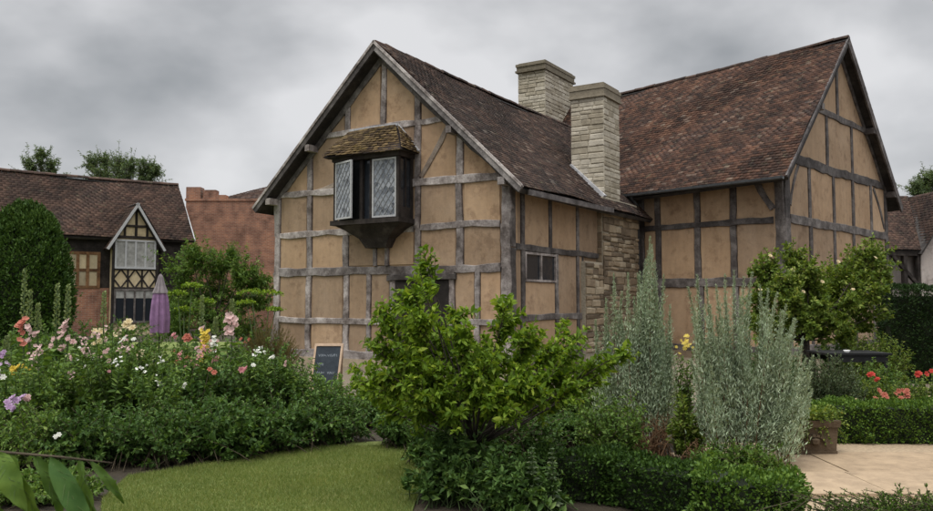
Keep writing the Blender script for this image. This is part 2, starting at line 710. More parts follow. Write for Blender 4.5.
def stone(c, ax, ay, az, parent, mat, name='stone', ch=0.022):
    """a block with chamfered outer face: c centre of inner face; ax, ay half vectors; az outwards depth vector"""
    j = lambda s: 1 + random.uniform(-s, s)
    vs = []
    for sx, sy in ((-1, -1), (1, -1), (1, 1), (-1, 1)):
        vs.append(c + ax * sx + ay * sy)
    for sx, sy in ((-1, -1), (1, -1), (1, 1), (-1, 1)):
        vs.append(c + ax * sx * j(.02) + ay * sy * j(.04) + az * 0.6)
    lx, ly = ax.length, ay.length
    for sx, sy in ((-1, -1), (1, -1), (1, 1), (-1, 1)):
        vs.append(c + ax * sx * (1 - ch / lx * random.uniform(.5, 1.5)) + ay * sy * (1 - ch / ly * random.uniform(.5, 1.3)) + az * j(.12))
    fs = []
    for k in (0, 4):
        for i in range(4):
            i2 = (i + 1) % 4
            fs.append((k + i, k + i2, k + 4 + i2, k + 4 + i))
    fs.append((8, 9, 10, 11))
    return MB().add(vs, fs).build(name, mat, parent)


def stone_face(P0, U, width, z0, z1, nrm, parent, mat, ch_h=(0.13, 0.21), ch_w=(0.28, 0.52), proud=0.03, keep=None, rough=0.25):
    z = z0
    while z < z1 - 0.05:
        h = random.uniform(*ch_h)
        h = min(h, z1 - z)
        u = 0
        while u < width - 0.02:
            w = random.uniform(*ch_w)
            if width - u - w < 0.15:
                w = width - u
            if keep is None or keep(u + w / 2, z + h / 2):
                g_ = 0.006
                tl = random.uniform(-.05, .05) * rough
                dz_ = random.uniform(-.018, .018) * rough
                hh = (h / 2 - g_) * (1 + random.uniform(-.16, .06) * rough)
                stone(P0 + U * (u + w / 2) + Vector((0, 0, z + h / 2 + dz_)), U * (w / 2 - g_ * (1 + rough * random.random())) + UP * (tl * w / 2), Vector((0, 0, hh)) - U * (tl * h * .5),
                      nrm * (proud * random.uniform(.6, 1.3)), parent, mat)
            u += w
        z += h


def tiling(name, r0, r1, e0, e1, nrm, parent, mat, tw=0.17, ex=0.105, sag=0.0, th=0.016, lift=0.022, ragged=0.006):
    """plain tiles on the slope with ridge r0-r1 and eave e0-e1, as one mesh"""
    r0, r1, e0, e1 = (np.array(x, dtype=float) for x in (r0, r1, e0, e1))
    nrm = np.array(nrm, dtype=float); nrm /= np.linalg.norm(nrm)
    sl = (np.linalg.norm(e0 - r0) + np.linalg.norm(e1 - r1)) / 2
    rows = max(2, int(sl / ex))
    V, Fc = [], []
    nb = 0
    for r in range(rows):
        a = r / rows
        b = min(1.0, (r + 1.25) / rows)
        L0, R0 = r0 + (e0 - r0) * a, r1 + (e1 - r1) * a
        L1, R1 = r0 + (e0 - r0) * b, r1 + (e1 - r1) * b
        wid = np.linalg.norm(R1 - L1)
        n = max(1, int(wid / tw))
        off = (r % 2) * 0.5
        k = np.arange(-1, n + 1)
        x0 = np.clip((k + off) / n, 0, 1)
        x1 = np.clip((k + 1 + off - 0.035) / n, 0, 1)
        ok = x1 - x0 > 0.15 / n
        x0, x1 = x0[ok], x1[ok]
        m = len(x0)
        if m == 0:
            continue
        jit = rng.normal(0, ragged, m)
        dn = (e0 - r0) / np.linalg.norm(e0 - r0)
        wav = 0.022 * np.sin(x0 * wid * 1.7 + r * 0.21) + 0.040 * np.sin(x0 * wid * 0.63 + r * 0.11 + 1)
        sg = -sag * 4 * x0 * (1 - x0)
        tilt = rng.normal(0, 0.004, m)
        hi = 0.008
        def P(Lq, Rq, x, dl, up):
            base = Lq[None] + (Rq - Lq)[None] * x[:, None]
            base = base + dn[None] * dl[:, None] + nrm[None] * (up + wav)[:, None]
            base[:, 2] += sg
            return base
        z = np.zeros(m)
        A = P(L0, R0, x0, z, z + hi)
        B = P(L0, R0, x1, z, z + hi)
        C = P(L1, R1, x1, jit, z + lift + tilt)
        D = P(L1, R1, x0, jit, z + lift - tilt)
        C2 = C - nrm * th; D2 = D - nrm * th
        A2 = A - nrm * th; B2 = B - nrm * th
        V.append(np.stack([A, B, C, D, C2, D2, A2, B2], 1).reshape(-1, 3))
        i = nb + np.arange(m)[:, None] * 8
        q = np.array([[0, 3, 2, 1], [3, 5, 4, 2], [0, 6, 5, 3], [1, 2, 4, 7]])
        Fc.append((i[:, :, None] + q[None]).reshape(-1, 4))
        nb += m * 8
    o = np_mesh(name, np.concatenate(V), np.concatenate(Fc), mat, parent)
    o['kind'] = 'stuff'
    return o


def ridge_tiles(a, b, parent, mat, r=0.12, ln=0.4, sag=0.0):
    a = Vector(a); b = Vector(b)
    n = int((b - a).length / ln)
    mb = MB()
    t = (b - a).normalized()
    sx = t.cross(Vector((0, 0, 1))).normalized()
    for i in range(n):
        x0, x1 = i / n, (i + 0.985) / n
        p0 = a + (b - a) * x0 + Vector((0, 0, -sag * 4 * x0 * (1 - x0) + random.uniform(-.018, .018)))
        p1 = a + (b - a) * x1 + Vector((0, 0, -sag * 4 * x1 * (1 - x1) + random.uniform(-.008, .008)))
        vs, fs = [], []
        for p in (p0, p1):
            for k in range(7):
                an = math.pi * (k / 6 * 1.1 - 0.05)
                vs.append(p + sx * (r * math.cos(an)) + Vector((0, 0, r * 0.75 * math.sin(an) - r * 0.3)))
        for k in range(6):
            fs.append((k, k + 1, k + 8, k + 7))
        fs.append(tuple(range(6, -1, -1))); fs.append(tuple(range(7, 14)))
        mb.add(vs, fs)
    o = mb.build('ridge_tiling', mat, parent)
    o['kind'] = 'stuff'
    return o



# ------------------------------------------------------------------ the main house
Rc = at_y(511, 300, 16.5)
Rc = Vector((Rc.x, Rc.y, 0))
A = Vector((-0.857, 0.516, 0)).normalized()
WID = 6.88
Lc = Rc + A * WID
G = Frame(Lc, -A)                         # gable front, u from left corner to right corner
B = Vector((0.55, 0.835, 0)).normalized()
S = Frame(Rc, B)                          # long side wall of the gabled wing
A2 = Vector((-0.696, 0.718, 0)).normalized()
C0 = S.pt(7.6, 0)
LENF = 4.3
K = C0 - A2 * LENF
G2 = Frame(C0, -A2)                       # front wall of the main range, u 0..4.3 visible
B2 = Vector((0.70, 0.714, 0)).normalized()
E = Frame(K, B2)                          # gable end of the main range
W2 = 8.3

house = thing('timber_framed_house', 'large timber-framed house with ochre plaster panels, tiled roofs and two stone chimneys', 'house', tuple((Rc + C0) / 2))

# ---- front gable wall
ZE = 4.12                                  # wall plate of the gabled wing
RIDGE = 7.66
OV = 0.30                                  # verge overhang
slope = (RIDGE - 4.02) / (WID / 2 + 0.38)
def zroof(u):
    return RIDGE - abs(u - WID / 2) * slope
TH = 0.16
out_g = [(0, 0), (WID, 0), (WID, zroof(WID) - TH), (WID / 2, RIDGE - TH * 1.4), (0, zroof(0) - TH)]
mb = MB()
mb.prism([G.pt(u, z, -0.05) for u, z in out_g], -G.n * 0.25)
gw = mb.build('gable_wall', M['plaster'], house)
z_sill = 0.30
z_low = G.Z(330, 320); z_fl = G.Z(388, 270); z_mid = G.Z(388, 230); z_up = G.Z(388, 186); z_col = G.Z(384, 128)
uP = [G.U(279), G.U(309), G.U(346), G.U(417), G.U(459.5), G.U(505)]
uK = G.U(383, 95)
Wp = 0.20
def pw(*us, w=Wp):
    return [(u, w if not isinstance(u, tuple) else u[1]) for u in us]
corner_l, corner_r = (0.11, 0.22), (WID - 0.13, 0.26)
lowp = [corner_l, (uP[1], .19), (uP[2], .21), (G.U(369), .14), (G.U(392), .16), (G.U(452), .16), (G.U(477), .15), corner_r]
upp = [corner_l, (uP[1], .19), (uP[2], .21), (uP[3], .19), (uP[4], .20), corner_r]
zones = [
    (z_sill, z_low, lowp), (z_low, z_fl, lowp),
    (z_fl, z_mid, upp), (z_mid, z_up, upp),
    (z_up, z_col, [(0.05, .05)] + upp[1:5] + [(WID - .05, .05)]),
    (z_col, RIDGE, [(uP[1], .05), (uP[2], .18), (uK, .18), (uP[3], .19), (uP[4], .05)]),
]
rails = [(z_sill - .02, .26, 0, WID), (z_low, .17, .22, lowp[4][0] - .07), (z_low, .17, lowp[5][0] + .07, WID - .26), (z_fl, .24, .2, WID - .25),
         (z_mid, .17, .22, uP[3] - .1), (z_mid, .18, uP[3] + .1, WID - .26), (z_up, .20, 0.1, WID - .15, 0.0), (z_col, .17, uP[1] + .1, uP[4] - .25)]
facade(G, gw, out_g, zones, rails, M['timber'], M['plaster'], holes={(0, 4), (1, 4)})
for o_ in list(gw.children):              # the door bay: panel holes are filled by the door below
    pass
beam(G, (uP[3] + .1, z_up + .14), (G.U(447, 134), z_col - .22), .15, gw, M['timber_pale'], .016, 'brace', bow=-.03)
beam(G, (uP[2] - .1, z_up + .30), (uP[1] + .16, z_up + .05), .14, gw, M['timber_pale'], .016, 'brace', bow=.05)
for s_ in (-1, 1):                         # principal rafters under the verge
    ue = 0 if s_ < 0 else WID
    beam(G, (ue, zroof(ue) - TH - .10), (WID / 2 - s_ * -0.02, RIDGE - TH * 1.4 - .12), .20, gw, M['timber_dark'], .034, 'rafter')
# stone plinth
mb = MB(); mb.fbox(G, -0.03, WID + 0.03, 0, 0.20, -0.3, 0.05)
mb.build('plinth', M['stone_brown'], gw)

# doorway, mostly behind the tree
u0, u1 = lowp[4][0], lowp[5][0]
zt = z_fl - .12
mb = MB(); mb.fbox(G, u0 + .07, u1 - .07, 0.2, zt - .12, -.04, -.02)
dr = mb.build('door', M['oak'], house)
nb_ = 5
for i in range(nb_):
    a = u0 + .075 + (u1 - u0 - .15) * i / nb_
    b_ = u0 + .075 + (u1 - u0 - .15) * (i + 1) / nb_ - .008
    MB().fbox(G, a, b_, .22, zt - .14, -.02, 0.0 + random.uniform(-.004, .004)).build('plank', M['oak'], dr)
MB().tube([G.pt(u0 + .22, 1.05, .0), G.pt(u0 + .22, 1.05, .05)], .03, 8).build('handle', M['iron_and_shade'], dr)
beam(G, (u0 - .12, zt - .06), (u1 + .12, zt - .06), .15, gw, M['timber_dark'], .05, 'lintel')

# ---- oriel window
OD = 0.58
ou0 = G.U(333.5, 190, OD); ou1 = G.U(398.5, 190, OD)
oz0 = G.Z(366, 219, OD); oz1 = G.Z(366, 159, OD)
mb = MB(); mb.fbox(G, ou0 + .06, ou1 - .06, oz0, oz1, -.04, OD - .14)
oriel = mb.build('oriel_window', M['iron_and_shade'], house)  # near-black box paints the unlit interior behind the casements
ow = ou1 - ou0
cas_w = ow * 0.375
for (a, w, d) in ((ou0, .07, OD), (ou1 - .07, .07, OD), (ou0 + cas_w + .05, .08, OD - .03), (ou1 - cas_w - .13, .08, OD - .03)):
    MB().fbox(G, a, a + w, oz0, oz1, d - .08, d).build('mullion', M['oak'], oriel)
for a in (ou0, ou1 - .07):
    MB().fbox(G, a + .003, a + .067, oz0, oz1, .0, .09).build('mullion', M['oak'], oriel)
MB().fbox(G, ou0 - .05, ou1 + .05, oz0 - .11, oz0 - .002, 0, OD + .06).build('sill', M['oak'], oriel)
MB().fbox(G, ou0 - .03, ou1 + .03, oz1 + .002, oz1 + .13, 0, OD + .03).build('head_beam', M['oak'], oriel)
# casements with leaded lattice
def casement(F, a, b, z0, z1, d, parent, glass, swing=0.0):
    """casement in the plane of F at depth d; hinged at a and opened by swing metres at b"""
    f2 = Frame(F.pt(a, 0, d), (F.pt(b, 0, d + swing) - F.pt(a, 0, d)).xy)
    w = b - a
    mb = MB()
    fr = .04
    mb.fbox(f2, 0, fr, z0, z1, -.02, .02); mb.fbox(f2, w - fr, w, z0, z1, -.02, .02)
    mb.fbox(f2, fr, w - fr, z0, z0 + fr, -.018, .018); mb.fbox(f2, fr, w - fr, z1 - fr, z1, -.018, .018)
    c = mb.build('casement', M['lattice'], parent)
    MB().fbox(f2, fr, w - fr, z0 + fr, z1 - fr, -.006, .002).build('glass_pane', glass, parent)
    mb = MB()
    box_ = [(fr, z0 + fr), (w - fr, z0 + fr), (w - fr, z1 - fr), (fr, z1 - fr)]
    st = .15
    H = z1 - z0
    for sg in (-1, 1):
        k = -w * 2
        while k < w + H * 2:
            p = [(k, z0), (k + .020, z0), (k + .020 + sg * H * .72, z1), (k + sg * H * .72, z1)]
            q = clip_to(p, box_)
            if len(q) >= 3 and area(q) > 1e-4:
                mb.prism([f2.pt(u, z, .009 + (0.002 if sg > 0 else 0)) for u, z in q], -f2.n * .006)
            k += st
    mb.build('lead_lattice', M['lead_dark'], parent)
casement(G, ou0 + .075, ou0 + .075 + cas_w - .03, oz0 + .02, oz1 - .02, OD + .0, oriel, M['glass_sky_tint'], 0.22)
casement(G, ou1 - cas_w - .045, ou1 - .075, oz0 + .02, oz1 - .02, OD - .03, oriel, M['glass_sky_tint'], 0.0)
MB().fbox(G, ou0 + cas_w + .13, ou1 - cas_w - .13, oz0 + .01, oz1 - .01, OD - .13, OD - .12).build('glass_pane', M['glass'], oriel)
OS = Frame(G.pt(ou1, 0, OD), (-G.n).xy)    # right cheek of the oriel
MB().fbox(OS, .09, OD - .10, oz0 + .25, oz1 - .05, -.05, -.03).build('glass_pane', M['glass'], oriel)
MB().fbox(OS, .09, OD - .10, oz0 + .003, oz0 + .25, -.06, -.012).build('side_panel', M['oak'], oriel)
MB().fbox(OS, OD / 2 - .03, OD / 2 + .03, oz0 + .25, oz1 - .003, -.05, -.008).build('mullion', M['oak'], oriel)
# corbelled underside
cz0 = G.Z(378, 246, .2)
mb = MB()
prof = [(0.0, oz0 - .115, 0.0, OD + .0), (.22, oz0 - .22, .10, OD - .10), (.55, oz0 - .42, .42, OD - .25), (.68, oz0 - .64, .46, OD - .34)]
rings = []
for k_, (x, z, ins, d) in enumerate(prof):
    cc = (ou0 + ou1) / 2 + .05
    hw = ow / 2 * (1 - x) + .0
    rings.append([G.pt(cc - hw, z, 0), G.pt(cc + hw, z, 0), G.pt(cc + hw, z, d), G.pt(cc - hw, z, d)])
vs = [p for r_ in rings for p in r_]
fs = []
for i in range(len(rings) - 1):
    for j in range(4):
        j2 = (j + 1) % 4
        fs.append((i * 4 + j, i * 4 + j2, i * 4 + 4 + j2, i * 4 + 4 + j))
fs.append(tuple(range(len(vs) - 4, len(vs))))
mb.add(vs, fs); mb.build('corbel', M['oak'], oriel)
cc = (ou0 + ou1) / 2 + .05
for du in (-.17, .17):
    beam(G, (cc + du, z_fl + .1), (cc + du, oz0 - .62), .11, oriel, M['timber'], .08, 'bracket')
MB().fbox(G, cc - .11, cc + .11, z_fl + .12, oz0 - .5, -.02, .03).build('bracket_panel', M['plaster'], oriel)
# oriel side panels of dark timber below
for (a, b_) in ((uP[2] + .11, cc - .23), (cc + .23, uP[3] - .1)):
    MB().fbox(G, a, b_, z_fl + .12, oz0 - .3, -.02, .012).build('lower_panel', M['plaster'], oriel)
# oriel roof
rz = G.Z(376, 130); ez = oz1 + .10
re0, re1 = G.pt(ou0 - .16, ez, OD + .17), G.pt(ou1 + .16, ez, OD + .17)
rr0, rr1 = G.pt(G.U(352, 127), rz, .05), G.pt(G.U(398, 127), rz, .05)
we0, we1 = G.pt(ou0 - .16, ez, .02), G.pt(ou1 + .16, ez, .02)
mb = MB().add([re0, re1, rr1, rr0, we0, we1, G.pt(G.U(352, 127), rz, 0), G.pt(G.U(398, 127), rz, 0)],
              [(0, 1, 2, 3), (0, 3, 6, 4), (1, 5, 7, 2), (0, 4, 5, 1), (3, 2, 7, 6), (4, 6, 7, 5)])
mb.build('oriel_roof', M['under'], oriel)
def nrm_of(a, b, c):
    n_ = (Vector(b) - Vector(a)).cross(Vector(c) - Vector(a)).normalized()
    return n_
n1 = nrm_of(re0, re1, rr1)
tiling('oriel_tiling', rr0, rr1, re0, re1, n1, oriel, M['tile_moss'], .15, .085, 0, .016, .03, .012)
n2 = nrm_of(re1, we1, rr1)
tiling('oriel_tiling', rr1, rr1 - G.n * .04, re1, we1, n2, oriel, M['tile_moss'], .15, .085, 0, .016, .03, .01)
n3 = nrm_of(we0, re0, rr0)
tiling('oriel_tiling', rr0 - G.n * .04, rr0, we0, re0, n3, oriel, M['tile_moss'], .15, .085, 0, .016, .03, .01)
mb = MB()
mb.bar(G.pt(G.U(398, 127), rz + .06, .03), G.pt(ou1 + .16, ez + .06, .03), .07, .05, G.n)
mb.bar(G.pt(G.U(352, 127) - .03, rz + .05, .04), G.pt(G.U(398, 127) + .03, rz + .05, .04), .06, .07, G.n)
mb.build('lead_flashing', M['lead'], oriel)

# ---- side wall of the gabled wing
LS = 9.0
z_e = zroof(WID + .02) - .12
out_s = [(0, 0), (LS, 0), (LS, z_e), (0, z_e)]
sw = MB().prism([S.pt(u, z, -.05) for u, z in [(.3, 0), (LS, 0), (LS, z_e), (.3, z_e)]], -S.n * .25).build('side_wall', M['plaster'], house)
u_st0, u_st1 = S.U(598), S.U(633)
u_stw = S.U(581)
zs_r = S.Z(552, 251); zs_l = S.Z(552, 317)
uw0, uw1 = S.U(528.5), S.U(553)
zw0, zw1 = S.Z(540, 282), S.Z(540, 257)
sp_up = [(.11, .22), (S.U(523), .17), (S.U(551), .16), (S.U(578), .16), (u_st0 + .1, .1)]
sp_lo = [(.11, .22), (S.U(523), .17), (S.U(557), .18), (S.U(578), .16), (u_stw + .1, .05)]
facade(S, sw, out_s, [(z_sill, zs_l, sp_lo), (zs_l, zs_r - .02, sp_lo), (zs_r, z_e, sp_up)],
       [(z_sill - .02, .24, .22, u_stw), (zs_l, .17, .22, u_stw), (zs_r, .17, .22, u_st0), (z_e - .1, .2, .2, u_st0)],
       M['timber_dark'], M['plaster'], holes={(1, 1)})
zz1 = zs_r - .08
panel(S, [(sp_lo[1][0] + .085, zs_l), (sp_lo[2][0] - .09, zs_l), (sp_lo[2][0] - .09, zw0), (sp_lo[1][0] + .085, zw0)], sw, M['plaster'])
MB().fbox(S, 0, LS, 0, .2, -.3, .045).build('plinth', M['stone_brown'], sw)
wf = MB()
wu0, wu1 = sp_lo[1][0] + .085, sp_lo[2][0] - .09
for a in (wu0 - .02, (wu0 + wu1) / 2 - .025, wu1 - .03):
    wf.fbox(S, a, a + .05, zw0, zz1, -.03, .03)
for z in (zw0, zz1 - .05):
    wf.fbox(S, wu0 + .03, (wu0 + wu1) / 2 - .025, z, z + .05, -.028, .028)
    wf.fbox(S, (wu0 + wu1) / 2 + .025, wu1 - .03, z, z + .05, -.028, .028)
win = wf.build('window', M['timber'], house)
for a, b_ in ((wu0 + .03, (wu0 + wu1) / 2 - .025), ((wu0 + wu1) / 2 + .025, wu1 - .03)):
    MB().fbox(S, a, b_, zw0 + .05, zz1 - .05, -.03, -.015).build('pane', M['glass'], win)

# ---- chimney breast and front chimney
br = MB()
BRD = .16
br.fbox(S, u_st0, u_st1, 0, z_e + .05, -.05, BRD - .03)
br.fbox(S, u_stw, u_st0, 0, S.Z(590, 262), -.05, BRD - .05)
chim = br.build('chimney_breast', M['mortar'], house)
stone_face(S.pt(u_st0, 0, BRD - .03), S.u, u_st1 - u_st0, .3, z_e, S.n, chim, M['stone_brown'], (.10, .22), (.2, .55), .05, rough=1.0)
stone_face(S.pt(u_stw, 0, BRD - .05), S.u, u_st0 - u_stw, .3, S.Z(590, 262), S.n, chim, M['stone_brown'], (.10, .2), (.2, .55), .05, rough=1.0)
stone_face(S.pt(u_st0, 0, -.02), S.n, BRD - .02, S.Z(590, 262), z_e, -S.u, chim, M['stone_brown'], (.15, .22), (.2, .3), .02)

def chimney(name, corner, uA, wA, uB, wB, z0, ztop, mat, zstone):
    """corner nearest the camera; uA runs along the gable-facing side, uB along the other"""
    q = [corner, corner + uA * wA, corner + uA * wA + uB * wB, corner + uB * wB]
    mb = MB()
    ins = .03
    c = (q[0] + q[2]) / 2
    def ring(k, z):
        return [Vector((c.x + (p.x - c.x) * k, c.y + (p.y - c.y) * k, z)) for p in q]
    mb.hexa(ring(.96, z0)[::-1] + ring(.96, ztop)[::-1])
    ch_ = mb.build(name, M['mortar'], house)
    nA = (uA.cross(UP)); nA = nA if nA.dot(corner - q[3]) > 0 else -nA
    nB = (uB.cross(UP)); nB = nB if nB.dot(corner - q[1]) > 0 else -nB
    cap = .34
    kA = .02
    stone_face(Vector((corner.x, corner.y, 0)) + uA * .0 - nA * .03, uA, wA, zstone[0], ztop - cap, nA, ch_, mat, (.10, .18), (.22, .5), .03)
    stone_face(Vector((corner.x, corner.y, 0)) - nB * .03, uB, wB, zstone[1], ztop - cap, nB, ch_, mat, (.10, .18), (.24, .6), .03)
    mb = MB()
    for (k, za, zb) in ((1.09, ztop - cap, ztop - cap + .07), (1.04, ztop - cap + .07, ztop - .12), (1.08, ztop - .12, ztop - .02), (.98, ztop - .02, ztop + .04)):
        r0 = ring(k, za); r1 = ring(k * random.uniform(.99, 1.01), zb - .002)
        mb.hexa(r0[::-1] + r1[::-1])
    mb.build('chimney_cap', M['stone_cap'], ch_)
    return ch_

cn = S.pt(S.U(600, 150), 0, BRD - .04)
ztop2 = hz(83, cn.y)
chimney('chimney', cn, A, .95, B, 1.08, 3.6, ztop2, M['stone_pale'], (4.2, 3.85))
cn1 = at_y(546.5, 300, 28.0); cn1.z = 0
chimney('chimney', cn1, A, 1.12, B, 2.35, 6.5, hz(60, 28.0), M['stone_pale'], (8.3, 8.3))

# ---- roof of the gabled wing
def roof_slope(name, ra, rb, ea, eb, parent, th=.10, sag=0.0, under=.075):
    n_ = nrm_of(ea, eb, rb)
    if n_.z < 0: n_ = -n_
    k = 14
    vs, fs = [], []
    for i in range(k + 1):
        x = i / k
        dz = UP * (-sag * 4 * x * (1 - x))
        r_ = Vector(ra).lerp(rb, x) + dz - n_ * under
        e_ = Vector(ea).lerp(eb, x) + dz - n_ * under
        vs += [r_, e_, e_ - n_ * th, r_ - n_ * th]
    for i in range(k):
        for j in range(4):
            j2 = (j + 1) % 4
            fs.append((i * 4 + j, i * 4 + j2, i * 4 + 4 + j2, i * 4 + 4 + j))
    fs += [(3, 2, 1, 0), tuple(k * 4 + j for j in range(4))]
    return MB().add(vs, fs).build(name, M['soffit'], parent), n_

EOV = .44
LR = 12.2
def gp(u, z, t, d=0):           # t along B from the gable
    return G.pt(u, z) + B * t
eL, eR = -EOV, WID + EOV
zE = zroof(eR)
tA = -OV / abs(B.dot(G.n))
ra, rb = gp(WID / 2, RIDGE, tA), gp(WID / 2, RIDGE - .05, LR)
roofR, nR = roof_slope('roof', ra, rb, gp(eR, zE, tA), gp(eR, zE + .12, LR), house, sag=.07)
tiling('roof_tiling', ra, rb, gp(eR, zE, tA), gp(eR, zE + .12, LR), nR, roofR, M['tile'], .17, .105, .07)
roofL, nL = roof_slope('roof', ra, rb, gp(eL, zE, tA), gp(eL, zE, LR), house, sag=.07)
tiling('roof_tiling', rb, ra, gp(eL, zE, LR), gp(eL, zE, tA), nL, roofL, M['tile'], .20, .16, .07)
ridge_tiles(ra + UP * .02, rb + UP * .02, roofR, M['tile'], .10, .38, .07)
# bargeboards
def barge(F, u0, z0, u1, z1, d0, parent, w=.24, th=.05, mat=None):
    p0 = Vector((u0, z0)); p1 = Vector((u1, z1))
    t = (p1 - p0).normalized(); s = Vector((-t.y, t.x))
    if s.y > 0: s = -s
    q = [p0, p1, p1 + s * w, p0 + s * w]
    pts = [F.pt(p.x, p.y, d0) for p in q]
    nn = (pts[1] - pts[0]).cross(pts[2] - pts[0])
    if nn.dot(F.n) < 0: pts = pts[::-1]
    return MB().prism(pts, -F.n * th).build('bargeboard', mat or M['barge'], parent)
for s_ in (-1, 1):
    ue = WID / 2 + s_ * (WID / 2 + EOV + .02)
    rf = roofR if s_ > 0 else roofL
    barge(G, ue, zroof(ue) + .0, WID / 2, RIDGE + .0, OV + .03, rf, .15, .05, M['barge'] if s_ > 0 else M['timber_dark'])
    barge(G, ue, zroof(ue) + .035, WID / 2, RIDGE + .035, OV + .055, rf, .06, .03, M['timber'])
    # soffit under the verge
    for fr, wd in ((.60, .14), (.98, .16)):
        u_ = WID / 2 + s_ * (WID / 2) * fr
        MB().fbox(G, u_ - wd / 2, u_ + wd / 2, zroof(u_) - .42, zroof(u_) - .26, -.1, OV + .02).build('purlin_end', M['timber'], rf)
# eaves board and gutter along the side
mb = MB()
mb.bar(S.pt(.02, zE - .10, EOV * .98), S.pt(u_st0 - .0, zE - .06, EOV * .98), .05, .12)
mb.build('eaves_board', M['barge'], roofR)
# lead flashing where the slope meets the chimney
sl_ = lambda u: zroof(u) + .05
mb = MB()
cnl = (cn - Lc)
uc = cnl.dot(G.u)
mb.bar(cn + A * .95 + UP * (zroof(uc - .95) + .20) + G.n * .05, cn + UP * (zroof(uc) + .20) + G.n * .05, .16, .14)
mb.build('lead_flashing', M['lead'], roofR)

# ---- main range: front wall
ZE2 = G2.Z(770, 176)
HALF = W2 / 2
RIDGE2 = 9.32
sl2 = (RIDGE2 - 4.74) / (HALF + .56)
def zr2(u):
    return RIDGE2 - abs(u - HALF) * sl2
mw = MB().prism([G2.pt(u, z, -.05) for u, z in [(-9, 0), (LENF, 0), (LENF, zr2(0) - .14), (-9, zr2(0) - .14)]], -G2.n * .25).build('main_front_wall', M['plaster'], house)
z2 = zr2(0) - .14
zr_a = G2.Z(715, 224); zr_b = G2.Z(692, 283)
pf = [(.02, .2), (G2.U(658), .20), (G2.U(697.5), .20), (G2.U(733.5), .20), (LENF - .14, .28)]
pf_lo = [(.02, .2), (G2.U(658), .20), (G2.U(700), .18), (G2.U(735), .18), (LENF - .14, .28)]
out_f = [(-1, 0), (LENF, 0), (LENF, z2), (-1, z2)]
facade(G2, mw, out_f, [(z_sill, zr_b, pf_lo), (zr_b, zr_a, pf), (zr_a, z2, pf)],
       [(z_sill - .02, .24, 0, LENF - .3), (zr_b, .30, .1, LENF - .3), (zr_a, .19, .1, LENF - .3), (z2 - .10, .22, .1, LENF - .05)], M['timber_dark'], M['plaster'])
beam(G2, (G2.U(753, 184), z2 - .12), (LENF - .30, zr_a + .28), .20, mw, M['timber_dark'], .036, 'brace', bow=-.08)
MB().fbox(G2, -1, LENF, 0, .2, -.3, .045).build('plinth', M['stone_brown'], mw)

# ---- main range: gable end
out_e = [(0, 0), (W2, 0), (W2, zr2(W2) - .16), (HALF, RIDGE2 - .24), (0, zr2(0) - .16)]
ew = MB().prism([E.pt(u, z, -.05) for u, z in out_e], -E.n * .25).build('gable_end_wall', M['plaster'], house)
ze1 = E.Z(836, 172); ze2 = E.Z(826, 225); ze3 = E.Z(838, 118); ze0 = E.Z(800, 290)
pe = [(.17, .34), (E.U(810, 200), .20), (E.U(834, 200), .20), (E.U(853, 200), .20), (E.U(871, 200), .20), (W2 - .15, .30)]
pe_m = [(.03, .05), (E.U(827, 140), .20), (E.U(852, 140), .20), (W2 - .03, .05)]
pe_t = [(1.0, .05), (E.U(837, 90), .19), (W2 - 1, .05)]
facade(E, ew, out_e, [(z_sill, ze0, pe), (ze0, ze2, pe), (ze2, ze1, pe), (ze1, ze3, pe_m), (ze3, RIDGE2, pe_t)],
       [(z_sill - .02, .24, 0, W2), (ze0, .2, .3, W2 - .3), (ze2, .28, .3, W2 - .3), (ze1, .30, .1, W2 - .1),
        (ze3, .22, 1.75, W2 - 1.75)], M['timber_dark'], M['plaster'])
beam(E, (.35, ze2 + .35), (.95, ze1 - .16), .15, ew, M['timber_dark'], .012, 'brace', bow=.07)
beam(E, (W2 - .35, ze2 + .25), (W2 - 1.35, ze1 - .15), .15, ew, M['timber_dark'], .012, 'brace', bow=-.07)
for s_ in (-1, 1):
    ue = HALF + s_ * HALF
    beam(E, (ue, zr2(ue) - .27), (HALF, RIDGE2 - .36), .20, ew, M['timber_dark'], .036, 'rafter')
MB().fbox(E, -.03, W2, 0, .2, -.3, .05).build('plinth', M['stone_brown'], ew)

# ---- main range: roof
OV2 = .30
L2 = 14.0
def mp(u, z, t):                # t along A2 from the gable end
    return E.pt(u, z) + A2 * t
t2 = -OV2 / abs(A2.dot(E.n))
ra, rb = mp(HALF, RIDGE2, t2), mp(HALF, RIDGE2 - .1, L2)
OE2 = .60
ze_ = zr2(-OE2)
ea, eb = mp(-OE2, ze_, t2), mp(-OE2, ze_, L2)
roofM, nM = roof_slope('roof', ra, rb, ea, eb, house, sag=.12)
tiling('roof_tiling', rb, ra, eb, ea, nM, roofM, M['tile_red'], .17, .108, .12)
ea2, eb2 = mp(W2 + OE2, ze_, t2), mp(W2 + OE2, ze_, L2)
roofB, nB_ = roof_slope('roof', ra, rb, ea2, eb2, house, sag=.12)
tiling('roof_tiling', ra, rb, ea2, eb2, nB_, roofB, M['tile_red'], .2, .2, .12)
ridge_tiles(ra + UP * .02, rb + UP * .02, roofM, M['tile'], .11, .4, .12)
for s_ in (-1, 1):
    ue = HALF + s_ * (HALF + OE2 + .02)
    rf = roofM if s_ < 0 else roofB
    barge(E, ue, zr2(ue), HALF, RIDGE2, OV2 + .02, rf, .07 if s_ < 0 else .24, .05, M['barge'] if s_ < 0 else M['timber_dark'])
    for fr in ((.52, .97) if s_ > 0 else (.52,)):
        u_ = HALF + s_ * HALF * fr
        MB().fbox(E, u_ - .09, u_ + .09, zr2(u_) - .44, zr2(u_) - .26, -.1, OV2 + .0).build('purlin_end', M['timber_dark'], rf)
